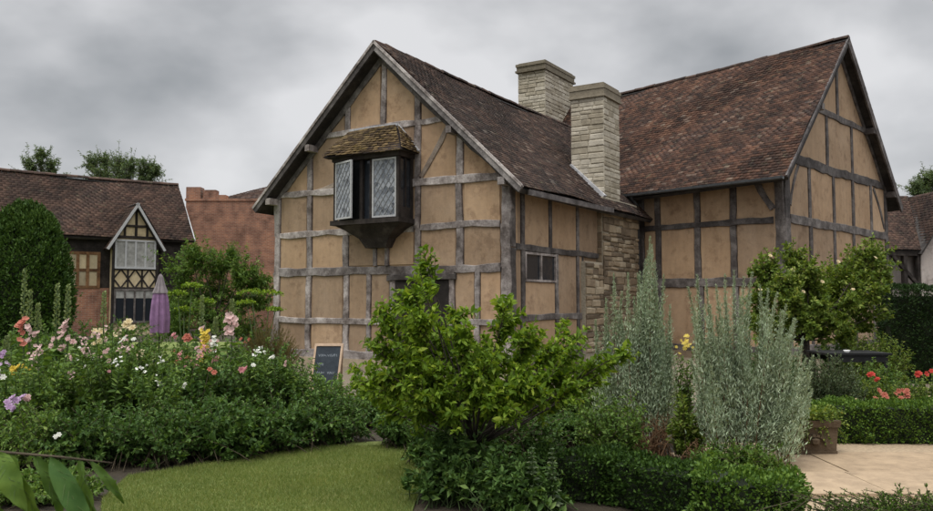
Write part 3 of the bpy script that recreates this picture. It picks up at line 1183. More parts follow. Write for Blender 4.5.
# gutter and a downpipe in the corner
gpts = []
mb = MB()
p0 = G2.pt(LENF + .25, ze_ - .06, .64); p1 = G2.pt(-.6, ze_ - .08, .64)
n_ = 10
prof = [(-.06, .03), (-.05, -.03), (0, -.055), (.05, -.03), (.06, .03)]
vs = []
for k_ in range(2):
    p = p0 if k_ == 0 else p1
    for (a, b_) in prof:
        vs.append(p + G2.n * a + UP * b_)
mb.add(vs, [(i, i + 1, i + 6, i + 5) for i in range(4)])
mb.build('gutter', M['gutter'], roofM)
mb = MB().tube([G2.pt(.05, ze_ - .1, .60), G2.pt(.05, ze_ - .35, .25), G2.pt(-.02, ze_ - .6, .1), G2.pt(-.02, .1, .1)], .045, 8)
mb.build('downpipe', M['gutter'], roofM, smooth=True)

# ------------------------------------------------------------------ background buildings
def simple_tiles(*a, **k):
    return tiling(*a, **k)

D0 = at_y(130, 300, 36.0)
uH = Vector((0.8, 0.6, 0)).normalized()
H = Frame((D0.x, D0.y), uH.xy)
far = thing('far_cottage', 'long tiled cottage with a small half-timbered gabled bay, behind the round evergreen', 'house', (D0.x, D0.y, 0))
hu0, hu1 = H.U(-70, 250), H.U(187, 250)
hze = H.Z(150, 236)
HS = 2.5
hzr = hz(184, (H.pt(hu1, 0, -HS)).y)
cw = MB().prism([H.pt(u, z, 0) for u, z in [(hu0, 0), (hu1, 0), (hu1, hze), (hu0, hze)]], -H.n * .3).build('wall', M['oak'], far)
gable_r = MB().prism([H.pt(hu1, 0, 0), H.pt(hu1, 0, -2 * HS), H.pt(hu1, hze, -2 * HS), H.pt(hu1, hzr - .1, -HS), H.pt(hu1, hze, 0)], -H.u * .25)
gable_r.build('wall', M['plaster_far'], far)
M['brick_far'] = None
def m_brick(name, a, b, mortar, scale=1.0):
    t = NT(name)
    tc = t.n('ShaderNodeTexCoord')
    mp_ = t.n('ShaderNodeMapping')
    mp_.inputs['Rotation'].default_value = (math.pi / 2, 0, 0)
    t.l(tc.outputs['Object'], mp_.inputs['Vector'])
    br_ = t.n('ShaderNodeTexBrick')
    br_.inputs['Scale'].default_value = scale
    br_.inputs['Brick Width'].default_value = .23
    br_.inputs['Row Height'].default_value = .075
    br_.inputs['Mortar Size'].default_value = .010
    br_.inputs['Color1'].default_value = (*a, 1)
    br_.inputs['Color2'].default_value = (*b, 1)
    br_.inputs['Mortar'].default_value = (*mortar, 1)
    t.l(mp_.outputs['Vector'], br_.inputs['Vector'])
    n = t.noise(1.2, 6, .7)
    v = t.ramp(n, [(.34, (.45, .43, .42)), (.5, (.95, .92, .9)), (.64, (1.35, 1.25, 1.1))])
    t.col(t.mix(.95, br_.outputs['Color'], v, 'MULTIPLY'))
    t.bump(br_.outputs['Fac'], -.4, .01)
    t.p.inputs['Roughness'].default_value = .93
    return t.m
M['brick'] = m_brick('brick', (.22, .095, .062), (.30, .14, .09), (.27, .21, .165))
# roof
ov = .35
ra, rb = H.pt(hu0 - .3, hzr, -HS), H.pt(hu1 + .25, hzr - .05, -HS)
ea, eb = H.pt(hu0 - .3, hze - .12, ov), H.pt(hu1 + .25, hze - .12, ov)
rfF, nF = roof_slope('roof', ra, rb, ea, eb, far, sag=.06)
tiling('roof_tiling', ra, rb, ea, eb, nF, rfF, M['tile_far'], .24, .15, .06)
ea_, eb_ = H.pt(hu0 - .3, hze - .12, -2 * HS - ov), H.pt(hu1 + .25, hze - .12, -2 * HS - ov)
rfB, nBk = roof_slope('roof', ra, rb, ea_, eb_, far, sag=.06)
ridge_tiles(ra + UP * .05, rb + UP * .05, rfF, M['tile_far'], .14, .45, .06)
E_R = Frame(H.pt(hu1, 0, 0).xy, (-H.n).xy)
barge(E_R, -ov, hze - .14, HS, hzr, .30, rfF, .20, .05, M['lattice'])
# brick base and timber panels left of the bay
MB().fbox(H, H.U(66), H.U(110), 0, H.Z(90, 288), -.05, .03).build('brick_base', M['brick'], far)
tu = [H.U(67), H.U(78), H.U(88), H.U(99)]
tz = [H.Z(82, 287), H.Z(82, 270), H.Z(82, 253)]
for i in range(3):
    for j in range(2):
        MB().fbox(H, tu[i] + .06, tu[i + 1] - .06, tz[j] + .06, tz[j + 1] - .06, -.02, .03).build('plaster_panel', M['plaster_far'], far)
M['timber_warm'] = m_timber('timber_warm', (.09, .045, .02), (.17, .09, .04), (.24, .14, .07))
for u in tu:
    MB().fbox(H, u - .065, u + .065, tz[0] - .05, tz[2] + .05, -.02, .06).build('post', M['timber_warm'], far)
for z in tz:
    MB().fbox(H, tu[0] - .06, tu[3] + .06, z - .065, z + .065, -.02, .052).build('rail', M['timber_warm'], far)
# the gabled bay
bu0, bu1 = H.U(113, 250, .5), H.U(157.5, 250, .5)
BD = .5
bmid = (bu0 + bu1) / 2
bz_e = H.Z(135, 238, BD); bz_a = H.Z(136, 203, BD)
bay = MB().prism([H.pt(u, z, BD) for u, z in [(bu0, 0), (bu1, 0), (bu1, bz_e), (bmid, bz_a - .15), (bu0, bz_e)]], -H.n * (BD + .1)).build('bay', M['plaster_far'], far)
def wdw(z0, z1, n, mat_g, fr):
    mb = MB()
    mb.fbox(H, bu0 + .08, bu1 - .08, z0, z0 + .09, BD, BD + .09)
    mb.fbox(H, bu0 + .08, bu1 - .08, z1 - .08, z1, BD, BD + .06)
    for i in range(n + 1):
        u = bu0 + .12 + (bu1 - bu0 - .24) * i / n
        mb.fbox(H, u - .04, u + .04, z0 + .09, z1 - .08, BD, BD + .055)
    w_ = mb.build('window_frame', fr, bay)
    for i in range(n):
        a = bu0 + .16 + (bu1 - bu0 - .24) * i / n
        b_ = bu0 + .08 + (bu1 - bu0 - .24) * (i + 1) / n
        MB().fbox(H, a, b_, z0 + .09, z1 - .08, BD, BD + .02).build('pane', mat_g, bay)
M['curtain'] = m_flat('curtain', (.30, .295, .275), .5, .25, 5)
zu0, zu1 = H.Z(135, 269, BD), H.Z(135, 240, BD)
wdw(zu0, zu1, 4, M['curtain'], M['lattice'])
zl0, zl1 = H.Z(135, 323, BD), H.Z(135, 289, BD)
wdw(zl0, zl1, 4, M['glass'], M['timber_dark'])
MB().fbox(H, bu0 + .16, bu1 - .16, zl1 - .42, zl1 - .085, BD + .021, BD + .03).build('blind', M['curtain'], bay)
# framing of the bay
def hb(u0, z0, u1, z1, w, pr=.05, mat=None, nm='beam'):
    beam(H, (u0, z0), (u1, z1), w, bay, mat or M['oak'], BD + pr, nm, depth=-BD, wob=.4)
hb(bu0 + .02, 0, bu0 + .02, bz_e, .14); hb(bu1 - .02, 0, bu1 - .02, bz_e, .14)
hb(bu0, bz_e + .02, bu1, bz_e + .02, .15, .06)
hb(bmid, bz_e, bmid, bz_a - .25, .13)
hb(bu0 + .45, bz_e + .55, bu1 - .45, bz_e + .55, .12, .055)
for k_ in (.25, .75):
    hb(bu0 + (bu1 - bu0) * k_, bz_e, bu0 + (bu1 - bu0) * k_, bz_e + .5, .11)
zm0, zm1 = zl1 + .03, zu0 - .02
hb(bu0, zm0, bu1, zm0, .12, .06); hb(bu0, zm1, bu1, zm1, .10, .04)
cells = 3
for i in range(cells + 1):
    u = bu0 + .05 + (bu1 - bu0 - .1) * i / cells
    hb(u, zm0, u, zm1, .09, .045)
for i in range(cells):
    ua = bu0 + .05 + (bu1 - bu0 - .1) * i / cells
    ub = bu0 + .05 + (bu1 - bu0 - .1) * (i + 1) / cells
    um, zc_ = (ua + ub) / 2, (zm0 + zm1) / 2
    for (p, q) in (((ua, zc_), (um, zm1)), ((um, zm1), (ub, zc_)), ((ub, zc_), (um, zm0)), ((um, zm0), (ua, zc_))):
        hb(p[0], p[1], q[0], q[1], .085, .03)
# bay roof
Hb = Frame(H.pt(0, 0, BD).xy, uH.xy)
bo = .32
sb = (bz_a - bz_e) / ((bu1 - bu0) / 2)
for s_ in (-1, 1):
    ue = bmid + s_ * ((bu1 - bu0) / 2 + bo)
    zee = bz_a - abs(ue - bmid) * sb
    a0, a1 = H.pt(bmid, bz_a, BD + .22), H.pt(bmid, bz_a, -2.3)
    e0, e1 = H.pt(ue, zee, BD + .22), H.pt(ue, zee, -2.3)
    rf_, nn = roof_slope('bay_roof', a0, a1, e0, e1, far, th=.07)
    if s_ > 0:
        tiling('roof_tiling', a0, a1, e0, e1, nn, rf_, M['tile_far'], .24, .15)
    else:
        tiling('roof_tiling', a1, a0, e1, e0, nn, rf_, M['tile_far'], .24, .15)
    barge(H, ue, zee, bmid, bz_a, BD + .26, rf_, .11, .05, M['lattice'])

# brick building behind
bx0, bx1 = at_y(184, 300, 43.0), at_y(300, 300, 43.0)
FB = Frame((bx0.x, bx0.y), ((bx1 - bx0)).xy)
bl = (bx1 - bx0).length
bzt = hz(201, 43)
brick = thing('brick_building', 'weathered red brick building with stub chimney between the far cottage and the gable', 'building', (bx0.x, bx0.y, 0))
MB().fbox(FB, 0, bl, 0, bzt, -.35, 0).build('wall', M['brick'], brick)
MB().fbox(FB, -.05, bl + .05, bzt + .002, bzt + .14, -.4, .05).build('coping', M['brick'], brick)
mb = MB()
mb.fbox(FB, .0, .8, bzt + .14, bzt + .78, -.6, .02); mb.fbox(FB, .95, 1.65, bzt + .14, bzt + .62, -.55, .02); mb.fbox(FB, 1.66, 2.2, bzt + .14, bzt + .34, -.5, .015)
mb.build('chimney_stub', M['brick'], brick)
q0, q1 = FB.pt(1.4, bzt + .14, -.4), FB.pt(bl + 2, bzt + .14, -.4)
t0_, t1_ = FB.pt(5.0, bzt + 1.55, -3.5), FB.pt(bl + 4, bzt + 1.75, -3.5)
rf_, nn = roof_slope('roof', t0_, t1_, q0, q1, brick, th=.1)
tiling('roof_tiling', t0_, t1_, q0, q1, nn, rf_, M['tile_far'], .3, .18)

# small house at the right edge
r0 = at_y(884, 300, 34.0)
FR = Frame((r0.x, r0.y), (0.98, 0.2))
rh = thing('small_cottage', 'small cottage with brown tiled roof and pale wall at the far right', 'house', (r0.x, r0.y, 0))
M['render_white'] = m_plaster('render_white', (.42, .37, .33), (.50, .445, .40), (.56, .51, .47))
rze = hz(249, 34); rzr = hz(196, 37)
MB().fbox(FR, 0, 9, 0, rze + .1, -5, -.45).build('wall', M['render_white'], rh)
a0, a1 = FR.pt(-.6, rzr, -3.0), FR.pt(FR.U(960, 230), rzr + .1, -3.0)
e0, e1 = FR.pt(-.6, rze, .15), FR.pt(FR.U(921, 250), rze, .15)
rf_, nn = roof_slope('roof', a0, a1, e0, e1, rh, th=.12)
tiling('roof_tiling', a0, a1, e0, e1, nn, rf_, M['tile_far'], .24, .15)
a2, a3 = FR.pt(-.6, rze, -6.2), FR.pt(FR.U(960, 230), rze, -6.2)
roof_slope('roof', a0, a1, a2, a3, rh, th=.12)
up0, up1 = FR.U(921, 260), FR.U(921, 260) + 3.5
cw0 = FR.U(921, 251, .1); cwm = cw0 + 2.1; cwz = rze + 2.7
MB().prism([FR.pt(cw0, 0, .10), FR.pt(cw0 + 4.2, 0, .10), FR.pt(cw0 + 4.2, rze, .10), FR.pt(cwm, cwz, .10), FR.pt(cw0, rze, .10)], -FR.n * .2).build('wall', M['render_white'], rh)
for s_ in (-1, 1):
    ue = cwm + s_ * 2.25
    rf_, nn = roof_slope('cross_roof', FR.pt(cwm, cwz + .08, .25), FR.pt(cwm, cwz + .08, -4.5), FR.pt(ue, rze - .2, .25), FR.pt(ue, rze - .2, -4.5), rh, th=.08, under=.0)
    tiling('roof_tiling', FR.pt(cwm, cwz + .08, .25), FR.pt(cwm, cwz + .08, -4.5), FR.pt(ue, rze - .2, .25), FR.pt(ue, rze - .2, -4.5), nn, rf_, M['tile_far'], .24, .15)
pu = FR.U(905, 265)
for u_ in (pu, FR.U(919, 265)):
    MB().fbox(FR, u_ - .09, u_ + .09, 0, rze - .05, -.15, .05).build('post', M['oak'], rh)
MB().bar(FR.pt(pu - .8, rze - .1, -.02), FR.pt(FR.U(917, 285), rze - 1.5, -.02), .14, .14).build('brace', M['oak'], rh)
MB().fbox(FR, -.5, up0, rze - .28, rze - .10, -.16, .06).build('beam', M['oak'], rh)

# ------------------------------------------------------------------ foliage tools
LEAF4 = (np.array([[0, 0, 0], [.5, .45, .10], [0, 1, -.06], [-.5, .45, .10]]), np.array([[0, 1, 2], [0, 2, 3]]))
LEAF6 = (np.array([[0, 0, 0], [.42, .28, .10], [.44, .62, .07], [0, 1, -.16], [-.44, .62, .07], [-.42, .28, .10], [0, .5, .0]]),
         np.array([[0, 1, 6], [1, 2, 6], [2, 3, 6], [3, 4, 6], [4, 5, 6], [5, 0, 6]]))
BLADE = (np.array([[-.5, 0, 0], [.5, 0, 0], [0, 1, .12]]), np.array([[0, 1, 2]]))


def unit(a):
    return a / np.maximum(np.linalg.norm(a, axis=1, keepdims=True), 1e-9)


def leaf_mesh(pos, dirv, nrm, ln, wd, tmpl):
    """place one leaf per row"""
    T, Fc = tmpl
    y = unit(dirv)
    x = unit(np.cross(y, nrm))
    z = np.cross(x, y)
    V = (pos[:, None, :] + T[None, :, 0:1] * (x * wd[:, None])[:, None, :] + T[None, :, 1:2] * (y * ln[:, None])[:, None, :]
         + T[None, :, 2:3] * (z * ln[:, None])[:, None, :])
    n = len(pos)
    k = len(T)
    F_ = (np.arange(n)[:, None, None] * k + Fc[None]).reshape(-1, 3)
    return V.reshape(-1, 3), F_


def bez(s, m, e, t):
    t = t[..., None]
    p = (1 - t) ** 2 * s + 2 * t * (1 - t) * m + t ** 2 * e
    d = 2 * (1 - t) * (m - s) + 2 * t * (e - m)
    return p, d


def shoots_leaves(s, m, e, n, ln, wd, t0=.3, ang=60, droop=0.1, up=.6, tmpl=LEAF4, taper=.4, jit=.0, jitt=.0):
    S_ = len(s)
    idx = np.repeat(np.arange(S_), n)
    t = t0 + (1 - t0) * rng.random(len(idx)) ** .85
    p, d = bez(s[idx], m[idx], e[idx], t)
    d = unit(d)
    r = unit(rng.normal(size=d.shape))
    perp = unit(r - d * np.sum(r * d, 1, keepdims=True))
    a = np.radians(rng.normal(ang, 16, len(idx)))[:, None]
    v = d * np.cos(a) + perp * np.sin(a)
    v[:, 2] -= droop
    v = unit(v)
    nr = rng.normal(size=d.shape) * (1 - up)
    nr[:, 2] += up
    sc = (.45 + .75 * rng.random(len(idx))) * (1 - taper * np.maximum(0, (t - .6) / .4))
    if jit:
        p = p + rng.normal(0, jit, p.shape)
    if jitt:
        k_ = np.minimum(1, (t - t0) / (1 - t0) * 3 + .4) * (1.02 - t)
        p = p + rng.normal(0, 1, p.shape) * (jitt * k_)[:, None]
    return leaf_mesh(p, v, nr, ln * sc, wd * sc, tmpl)


def shoots_stems(s, m, e, r0=.006, r1=.002, k=5):
    S_ = len(s)
    ts = np.linspace(0, 1, k)
    P_ = np.stack([bez(s, m, e, np.full(S_, t))[0] for t in ts], 1)       # S,k,3
    D_ = unit((e - s))
    ref = np.where(np.abs(D_[:, 2:3]) > .9, np.array([[1., 0, 0]]), np.array([[0, 0, 1.]]))
    x = unit(np.cross(D_, ref)); y = np.cross(D_, x)
    rad = np.linspace(r0, r1, k)
    V = []
    for j in range(3):
        an = 2 * math.pi * j / 3
        off = x * math.cos(an) + y * math.sin(an)
        V.append(P_ + off[:, None, :] * rad[None, :, None])
    V = np.stack(V, 2).reshape(-1, 3)                                     # S,k,3verts
    Fs = []
    base = np.arange(S_)[:, None] * (k * 3)
    for i in range(k - 1):
        for j in range(3):
            j2 = (j + 1) % 3
            Fs.append(np.stack([base[:, 0] + i * 3 + j, base[:, 0] + i * 3 + j2, base[:, 0] + (i + 1) * 3 + j2, base[:, 0] + (i + 1) * 3 + j], 1))
    return V, np.concatenate(Fs)


def cat(parts):
    V, F_, b = [], [], 0
    for v, f in parts:
        V.append(v); F_.append(f + b); b += len(v)
    return np.concatenate(V), np.concatenate(F_)


def ell_points(n, c, r, lo=.55, zmin=None):
    """points in the outer shell of an ellipsoid"""
    d = unit(rng.normal(size=(n, 3)))
    k = (lo ** 3 + (1 - lo ** 3) * rng.random(n)) ** (1 / 3)
    p = np.array(c) + d * np.array(r) * k[:, None]
    if zmin is not None:
        p[:, 2] = np.where(p[:, 2] < zmin, zmin + rng.random(n) * .15, p[:, 2])
    return p


def lin(a, b):
    return [(0.0, a), (1.0, b)]


ML = {}
ML['dark'] = m_leaf('leaf_dark', [(0, (0.037, 0.074, 0.020)), (.5, (0.065, 0.128, 0.033)), (.9, (0.109, 0.188, 0.050)), (1, (0.171, 0.255, 0.076))])
ML['mid'] = m_leaf('leaf_mid', [(0, (0.058, 0.110, 0.025)), (.5, (0.105, 0.183, 0.040)), (.9, (0.162, 0.254, 0.060)), (1, (0.243, 0.320, 0.094))])
ML['lime'] = m_leaf('leaf_lime', [(0, (0.066, 0.124, 0.013)), (.45, (0.132, 0.220, 0.022)), (.85, (0.211, 0.309, 0.035)), (1, (0.304, 0.381, 0.055))], .38)
ML['silver'] = m_leaf('leaf_silver', [(0, (0.224, 0.290, 0.191)), (.5, (0.330, 0.404, 0.277)), (1, (0.450, 0.516, 0.384))], .15, .8, .1)
ML['greygreen'] = m_leaf('leaf_greygreen', [(0, (0.056, 0.084, 0.044)), (.5, (0.095, 0.133, 0.068)), (1, (0.196, 0.238, 0.137))], .2, .7, .2)
ML['box'] = m_leaf('leaf_box', [(0, (0.032, 0.068, 0.011)), (.5, (0.068, 0.131, 0.020)), (1, (0.142, 0.225, 0.037))], .2, .45)
ML['yew'] = m_leaf('leaf_yew', [(0, (0.012, 0.029, 0.009)), (.6, (0.024, 0.050, 0.014)), (1, (0.048, 0.084, 0.024))], .12, .55)
ML['yew2'] = m_leaf('leaf_evergreen', [(0, (0.027, 0.057, 0.013)), (.6, (0.054, 0.105, 0.022)), (1, (0.101, 0.163, 0.040))], .12, .5)
ML['apple'] = m_leaf('leaf_apple', [(0, (0.066, 0.108, 0.019)), (.5, (0.124, 0.189, 0.033)), (.9, (0.212, 0.270, 0.054)), (1, (0.350, 0.378, 0.107))], .3)
ML['tan'] = m_leaf('grass_tan', [(0, (.14, .10, .045)), (.5, (.22, .165, .075)), (1, (.16, .16, .06))], .25, .8)
ML['brownstem'] = m_leaf('leaf_dry', [(0, (.10, .055, .032)), (.6, (.17, .095, .055)), (1, (.22, .15, .09))], .1, .85, .1)
ML['far'] = m_leaf('leaf_far', [(0, (0.081, 0.127, 0.061)), (.5, (0.127, 0.184, 0.088)), (1, (0.184, 0.241, 0.121))], .3)
ML['grass'] = m_leaf('grass_blade', [(0, (.095, .145, .034)), (.5, (.16, .21, .055)), (.9, (.24, .26, .085)), (1, (.35, .33, .15))], .3, .7, .2)
ML['boxdark'] = m_leaf('leaf_box_dark', [(0, (.014, .032, .007)), (.5, (.028, .060, .012)), (1, (.07, .13, .026))], .15, .5, .1)
ML['budgreen'] = m_leaf('leaf_bud', [(0, (.16, .21, .09)), (1, (.28, .34, .16))], .25, .7, .1)
M['bark'] = m_flat('bark', (.055, .045, .036), .95, .45, 25, .8)
M['stem'] = m_flat('stem', (.06, .09, .03), .8, .3)
M['twig'] = m_flat('twig', (.07, .055, .035), .9, .35, 20)


def np3(p):
    return np.array([p[0], p[1], p[2]], dtype=float)


def bush(name, label, cat_, c, r, h, shoots, lps, ln, wd, mat, group=None, spread=.25, t0=.25, lo=.5, ang=60, droop=.1, up=.55,
         tmpl=LEAF4, stem_mat='twig', bow=.15, zc=None, pointed=0.0, stem_r=.006, taper=.4, zlow=.05, root=None, jit=0.0, wild=.22):
    """shrub: shoots from a base patch to the shell of an ellipsoid; c = (x, y) on the ground"""
    rx, ry = (r, r) if not hasattr(r, '__len__') else r
    o = root or thing(name, label, cat_, (c[0], c[1], 0), group)
    zc = h * .5 if zc is None else zc
    e_ = ell_points(shoots, (c[0], c[1], zc), (rx, ry, h - zc), lo, zlow)
    s_ = np.stack([c[0] + rng.normal(0, rx * spread, shoots), c[1] + rng.normal(0, ry * spread, shoots), np.full(shoots, 0.0)], 1)
    if pointed:
        f = (rng.random(shoots) ** .6)
        rad = (1 - f * pointed)
        an = rng.random(shoots) * 2 * math.pi
        q = np.sqrt(rng.random(shoots))
        e_ = np.stack([c[0] + rx * rad * np.cos(an) * q, c[1] + ry * rad * np.sin(an) * q, h * (.35 + .65 * f) * (1 - .25 * q * rng.random(shoots))], 1)
    if wild:
        k_ = rng.random(shoots) < .22
        c3 = np.array([c[0], c[1], zc * .6])
        e_ = np.where((k_ & (e_[:, 2] > zc))[:, None], c3 + (e_ - c3) * (1 + wild * rng.random(shoots))[:, None], e_)
    m_ = (s_ + e_) / 2
    m_[:, 2] += bow * h
    m_ += rng.normal(0, .06 * min(rx, h), m_.shape)
    V, F_ = shoots_leaves(s_, m_, e_, lps, ln, wd, t0, ang, droop, up, tmpl, taper, jit)
    V[:, 2] = np.maximum(V[:, 2], .004)
    np_mesh('foliage', V, F_, ML[mat], o)
    V, F_ = shoots_stems(s_, m_, e_, stem_r, stem_r * .35)
    np_mesh('stem', V, F_, M[stem_mat] if stem_mat in M else ML[stem_mat], o)
    return o, e_


# flowers --------------------------------------------------------------
def petal_mesh(name, n, rad, cup, layers=1, wide=1.0):
    vs, fs = [], []
    for L_ in range(layers):
        rr = rad * (1 - .28 * L_)
        cu = cup + .35 * L_
        for k in range(n):
            a = 2 * math.pi * (k + .5 * L_) / n + random.uniform(-.12, .12)
            da = math.pi / n * 1.05 * wide
            b = len(vs)
            z1 = rr * cu
            vs += [(0, 0, .01 * L_), (rr * .6 * math.cos(a - da), rr * .6 * math.sin(a - da), z1 * .5),
                   (rr * math.cos(a - da * .5), rr * math.sin(a - da * .5), z1), (rr * 1.05 * math.cos(a), rr * 1.05 * math.sin(a), z1 * .85),
                   (rr * math.cos(a + da * .5), rr * math.sin(a + da * .5), z1), (rr * .6 * math.cos(a + da), rr * .6 * math.sin(a + da), z1 * .5)]
            fs += [(b, b + 1, b + 2), (b, b + 2, b + 3), (b, b + 3, b + 4), (b, b + 4, b + 5)]
    me = bpy.data.meshes.new(name)
    me.from_pydata(vs, [], fs)
    me.update()
    return me


def m_petal(name, a, b):
    t = NT(name)
    t.col(t.ramp(t.noise(25, 3), [(.3, a), (.7, b)]))
    t.p.inputs['Roughness'].default_value = .6
    tr = t.n('ShaderNodeBsdfTranslucent')
    tr.inputs['Color'].default_value = (*b, 1)
    ms = t.n('ShaderNodeMixShader'); ms.inputs[0].default_value = .3
    t.l(t.p.outputs[0], ms.inputs[1]); t.l(tr.outputs[0], ms.inputs[2]); t.l(ms.outputs[0], t.out.inputs['Surface'])
    return t.m


PET = {'pink': m_petal('petal_pink', (.52, .20, .22), (.68, .36, .36)), 'pale': m_petal('petal_pale', (.58, .38, .36), (.68, .50, .46)),
       'white': m_petal('petal_white', (.70, .70, .62), (.82, .82, .75)), 'red': m_petal('petal_red', (.50, .045, .04), (.65, .11, .08)),
       'coral': m_petal('petal_coral', (.50, .15, .10), (.62, .25, .18)), 'yellow': m_petal('petal_yellow', (.62, .46, .05), (.75, .6, .12)),
       'cream': m_petal('petal_cream', (.70, .58, .33), (.80, .70, .48)), 'lilac': m_petal('petal_lilac', (.42, .27, .45), (.60, .45, .60))}
FL = {}


def flower(parent, p, col, rad, kind='rose'):
    key = (col, kind)
    if key not in FL:
        if kind == 'rose':
            me = petal_mesh('flower', 6, 1.0, .45, 3)
        elif kind == 'daisy':
            me = petal_mesh('flower', 9, 1.0, .1, 1, .7)
        else:
            me = petal_mesh('flower', 5, 1.0, .55, 1, 1.25)
        me.materials.append(PET[col])
        FL[key] = me
    o = bpy.data.objects.new('flower', FL[key])
    COL.objects.link(o)
    o.parent = parent
    ROOT[o.name] = ROOT[parent.name]
    o.location = Vector(p) - ROOT[parent.name]
    o.scale = (rad,) * 3
    # face outwards, towards the light and the open side of the bed
    d = Vector((random.uniform(-.6, .6), random.uniform(-1.1, -.3), random.uniform(.25, .9))).normalized()
    o.rotation_euler = d.to_track_quat('Z', 'Y').to_euler()
    return o


def cluster(parent, p, col, n, spread, rad, kind='rose'):
    for _ in range(n):
        q = Vector(p) + Vector((random.gauss(0, spread), random.gauss(0, spread * .7), random.gauss(0, spread * .8)))
        flower(parent, q, col, rad * random.uniform(.75, 1.2), kind)


def hedge(name, label, pts, w, h, mat, dens, ln, wd, group=None, z0=0.0, lumps=.03):
    """clipped hedge along a polyline"""
    o = thing(name, label, 'hedge', (pts[0][0], pts[0][1], 0), group)
    P_, N_ = [], []
    mb = MB()
    for i in range(len(pts) - 1):
        a = Vector((pts[i][0], pts[i][1], 0)); b = Vector((pts[i + 1][0], pts[i + 1][1], 0))
        t = (b - a); L_ = t.length; t.normalize()
        s = Vector((t.y, -t.x, 0))
        ext = w / 2 if (0 < i) else 0
        a2 = a - t * ext
        L2_ = L_ + ext
        k = .8
        mb.hexa([a2 - s * w / 2 * k + UP * .02, b - s * w / 2 * k + UP * .02, b + s * w / 2 * k + UP * .02, a2 + s * w / 2 * k + UP * .02,
                 a2 - s * w / 2 * k + UP * h * .9, b - s * w / 2 * k + UP * h * .9, b + s * w / 2 * k + UP * h * .9, a2 + s * w / 2 * k + UP * h * .9])
        faces = [(L2_ * h, 0), (L2_ * h, 1), (L2_ * w, 2), (w * h, 3), (w * h, 4)]
        for ar, f in faces:
            n = int(ar * dens)
            x = rng.random(n) * L2_; z = rng.random(n) * h; y = (rng.random(n) - .5) * w
            nr = np.zeros((n, 3))
            if f == 0: y[:] = w / 2; nr += np3(s)
            if f == 1: y[:] = -w / 2; nr -= np3(s)
            if f == 2: z[:] = h; nr[:, 2] += 1
            if f == 3: x[:] = 0; nr -= np3(t)
            if f == 4: x[:] = L2_; nr += np3(t)
            wav = lumps * (np.sin(x * 9 + y * 5) * np.sin(z * 11 + x * 3 + i) + .6 * np.sin(x * 23 + z * 17))
            dep = -np.abs(rng.normal(0, .035, n)) + wav + .01
            p = np3(a2)[None] + x[:, None] * np3(t) + y[:, None] * np3(s)
            p[:, 2] = z
            p += nr * dep[:, None]
            # soften the top edges
            P_.append(p); N_.append(nr)
    P_ = np.concatenate(P_); N_ = np.concatenate(N_)
    ok = P_[:, 2] > .01
    P_, N_ = P_[ok], N_[ok]
    dv = N_ + rng.normal(0, .65, N_.shape); dv[:, 2] += .35
    nr = N_ * .4 + rng.normal(0, .6, N_.shape)
    sc = .6 + .6 * rng.random(len(P_))
    V, F_ = leaf_mesh(P_, dv, nr, ln * sc, wd * sc, LEAF4)
    mb.build('light_block_core', M['hedge_core'], o)  # unseen dark core, added to block light passing through the leaves
    np_mesh('foliage', V, F_, ML[mat], o)
    return o


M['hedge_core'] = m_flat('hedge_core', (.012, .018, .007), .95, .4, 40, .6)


def tree(name, label, base, trunk_h, trunk_r, clumps, mat, ln, wd, shoots=14, lps=26, group=None, tmpl=LEAF4, up=.5, t0=.2, droop=.15, lean=(0, 0),
         fork=None, r_shoot=.004, hang=0.0, bow=.05, lo=.25, wild=.45, limb_k=1.0):
    """trunk, limbs to each clump (cx, cy, cz, r), leafy shoots in each clump"""
    o = thing(name, label, 'tree', (base[0], base[1], 0), group)
    b = Vector((base[0], base[1], -.03))
    f = Vector(fork) if fork else Vector((base[0] + lean[0], base[1] + lean[1], trunk_h))
    mb = MB()
    mid = b.lerp(f, .5) + Vector((random.gauss(0, .03), random.gauss(0, .03), 0))
    mb.tube([b, b.lerp(mid, .3), mid, f], [trunk_r * 1.35, trunk_r * 1.05, trunk_r * .9, trunk_r * .75], 9)
    mb.build('trunk', M['bark'], o, smooth=True)
    ss, mm, ee = [], [], []
    for (x, y, z, r) in clumps:
        c = Vector((x, y, z))
        d = (c - f)
        m1 = f + d * .45 + Vector((random.gauss(0, .08), random.gauss(0, .08), -.04 * d.length + random.gauss(0, .05))) * max(.5, r)
        rr = trunk_r * (.26 + .25 * min(1, r)) * limb_k
        lb = MB().tube([f - Vector((0, 0, .02)), f + (m1 - f) * .5, m1, m1.lerp(c, .55), c], [rr, rr * .85, rr * .65, rr * .45, rr * .2], 6)
        lb.build('limb', M['bark'], o, smooth=True)
        n = max(4, int(shoots * r * r / (.3 * .3) if r < .6 else shoots * r / .3))
        n = min(n, 400)
        en = ell_points(n, (x, y, z), (r, r, r), lo)
        tt = rng.random(n) * .75 + .15
        cc = np3(m1) + (np3(c) - np3(m1)) * tt[:, None]
        st = cc * .7 + (np3(c)) * .3
        if wild:
            k_ = rng.random(n) < .3
            en = np.where(k_[:, None], np3(c) + (en - np3(c)) * (1 + wild * rng.random(n))[:, None], en)
        en[:, 2] -= hang * r * rng.random(n)
        md = (st + en) / 2 + rng.normal(0, .12 * r, (n, 3))
        md[:, 2] += bow * r
        ss.append(st); mm.append(md); ee.append(en)
    ss, mm, ee = map(np.concatenate, (ss, mm, ee))
    V, F_ = shoots_leaves(ss, mm, ee, lps, ln, wd, t0, 58, droop, up, tmpl, .3)
    np_mesh('crown', V, F_, ML[mat], o)
    V, F_ = shoots_stems(ss, mm, ee, r_shoot, r_shoot * .4)
    np_mesh('twig', V, F_, M['twig'], o)
    return o

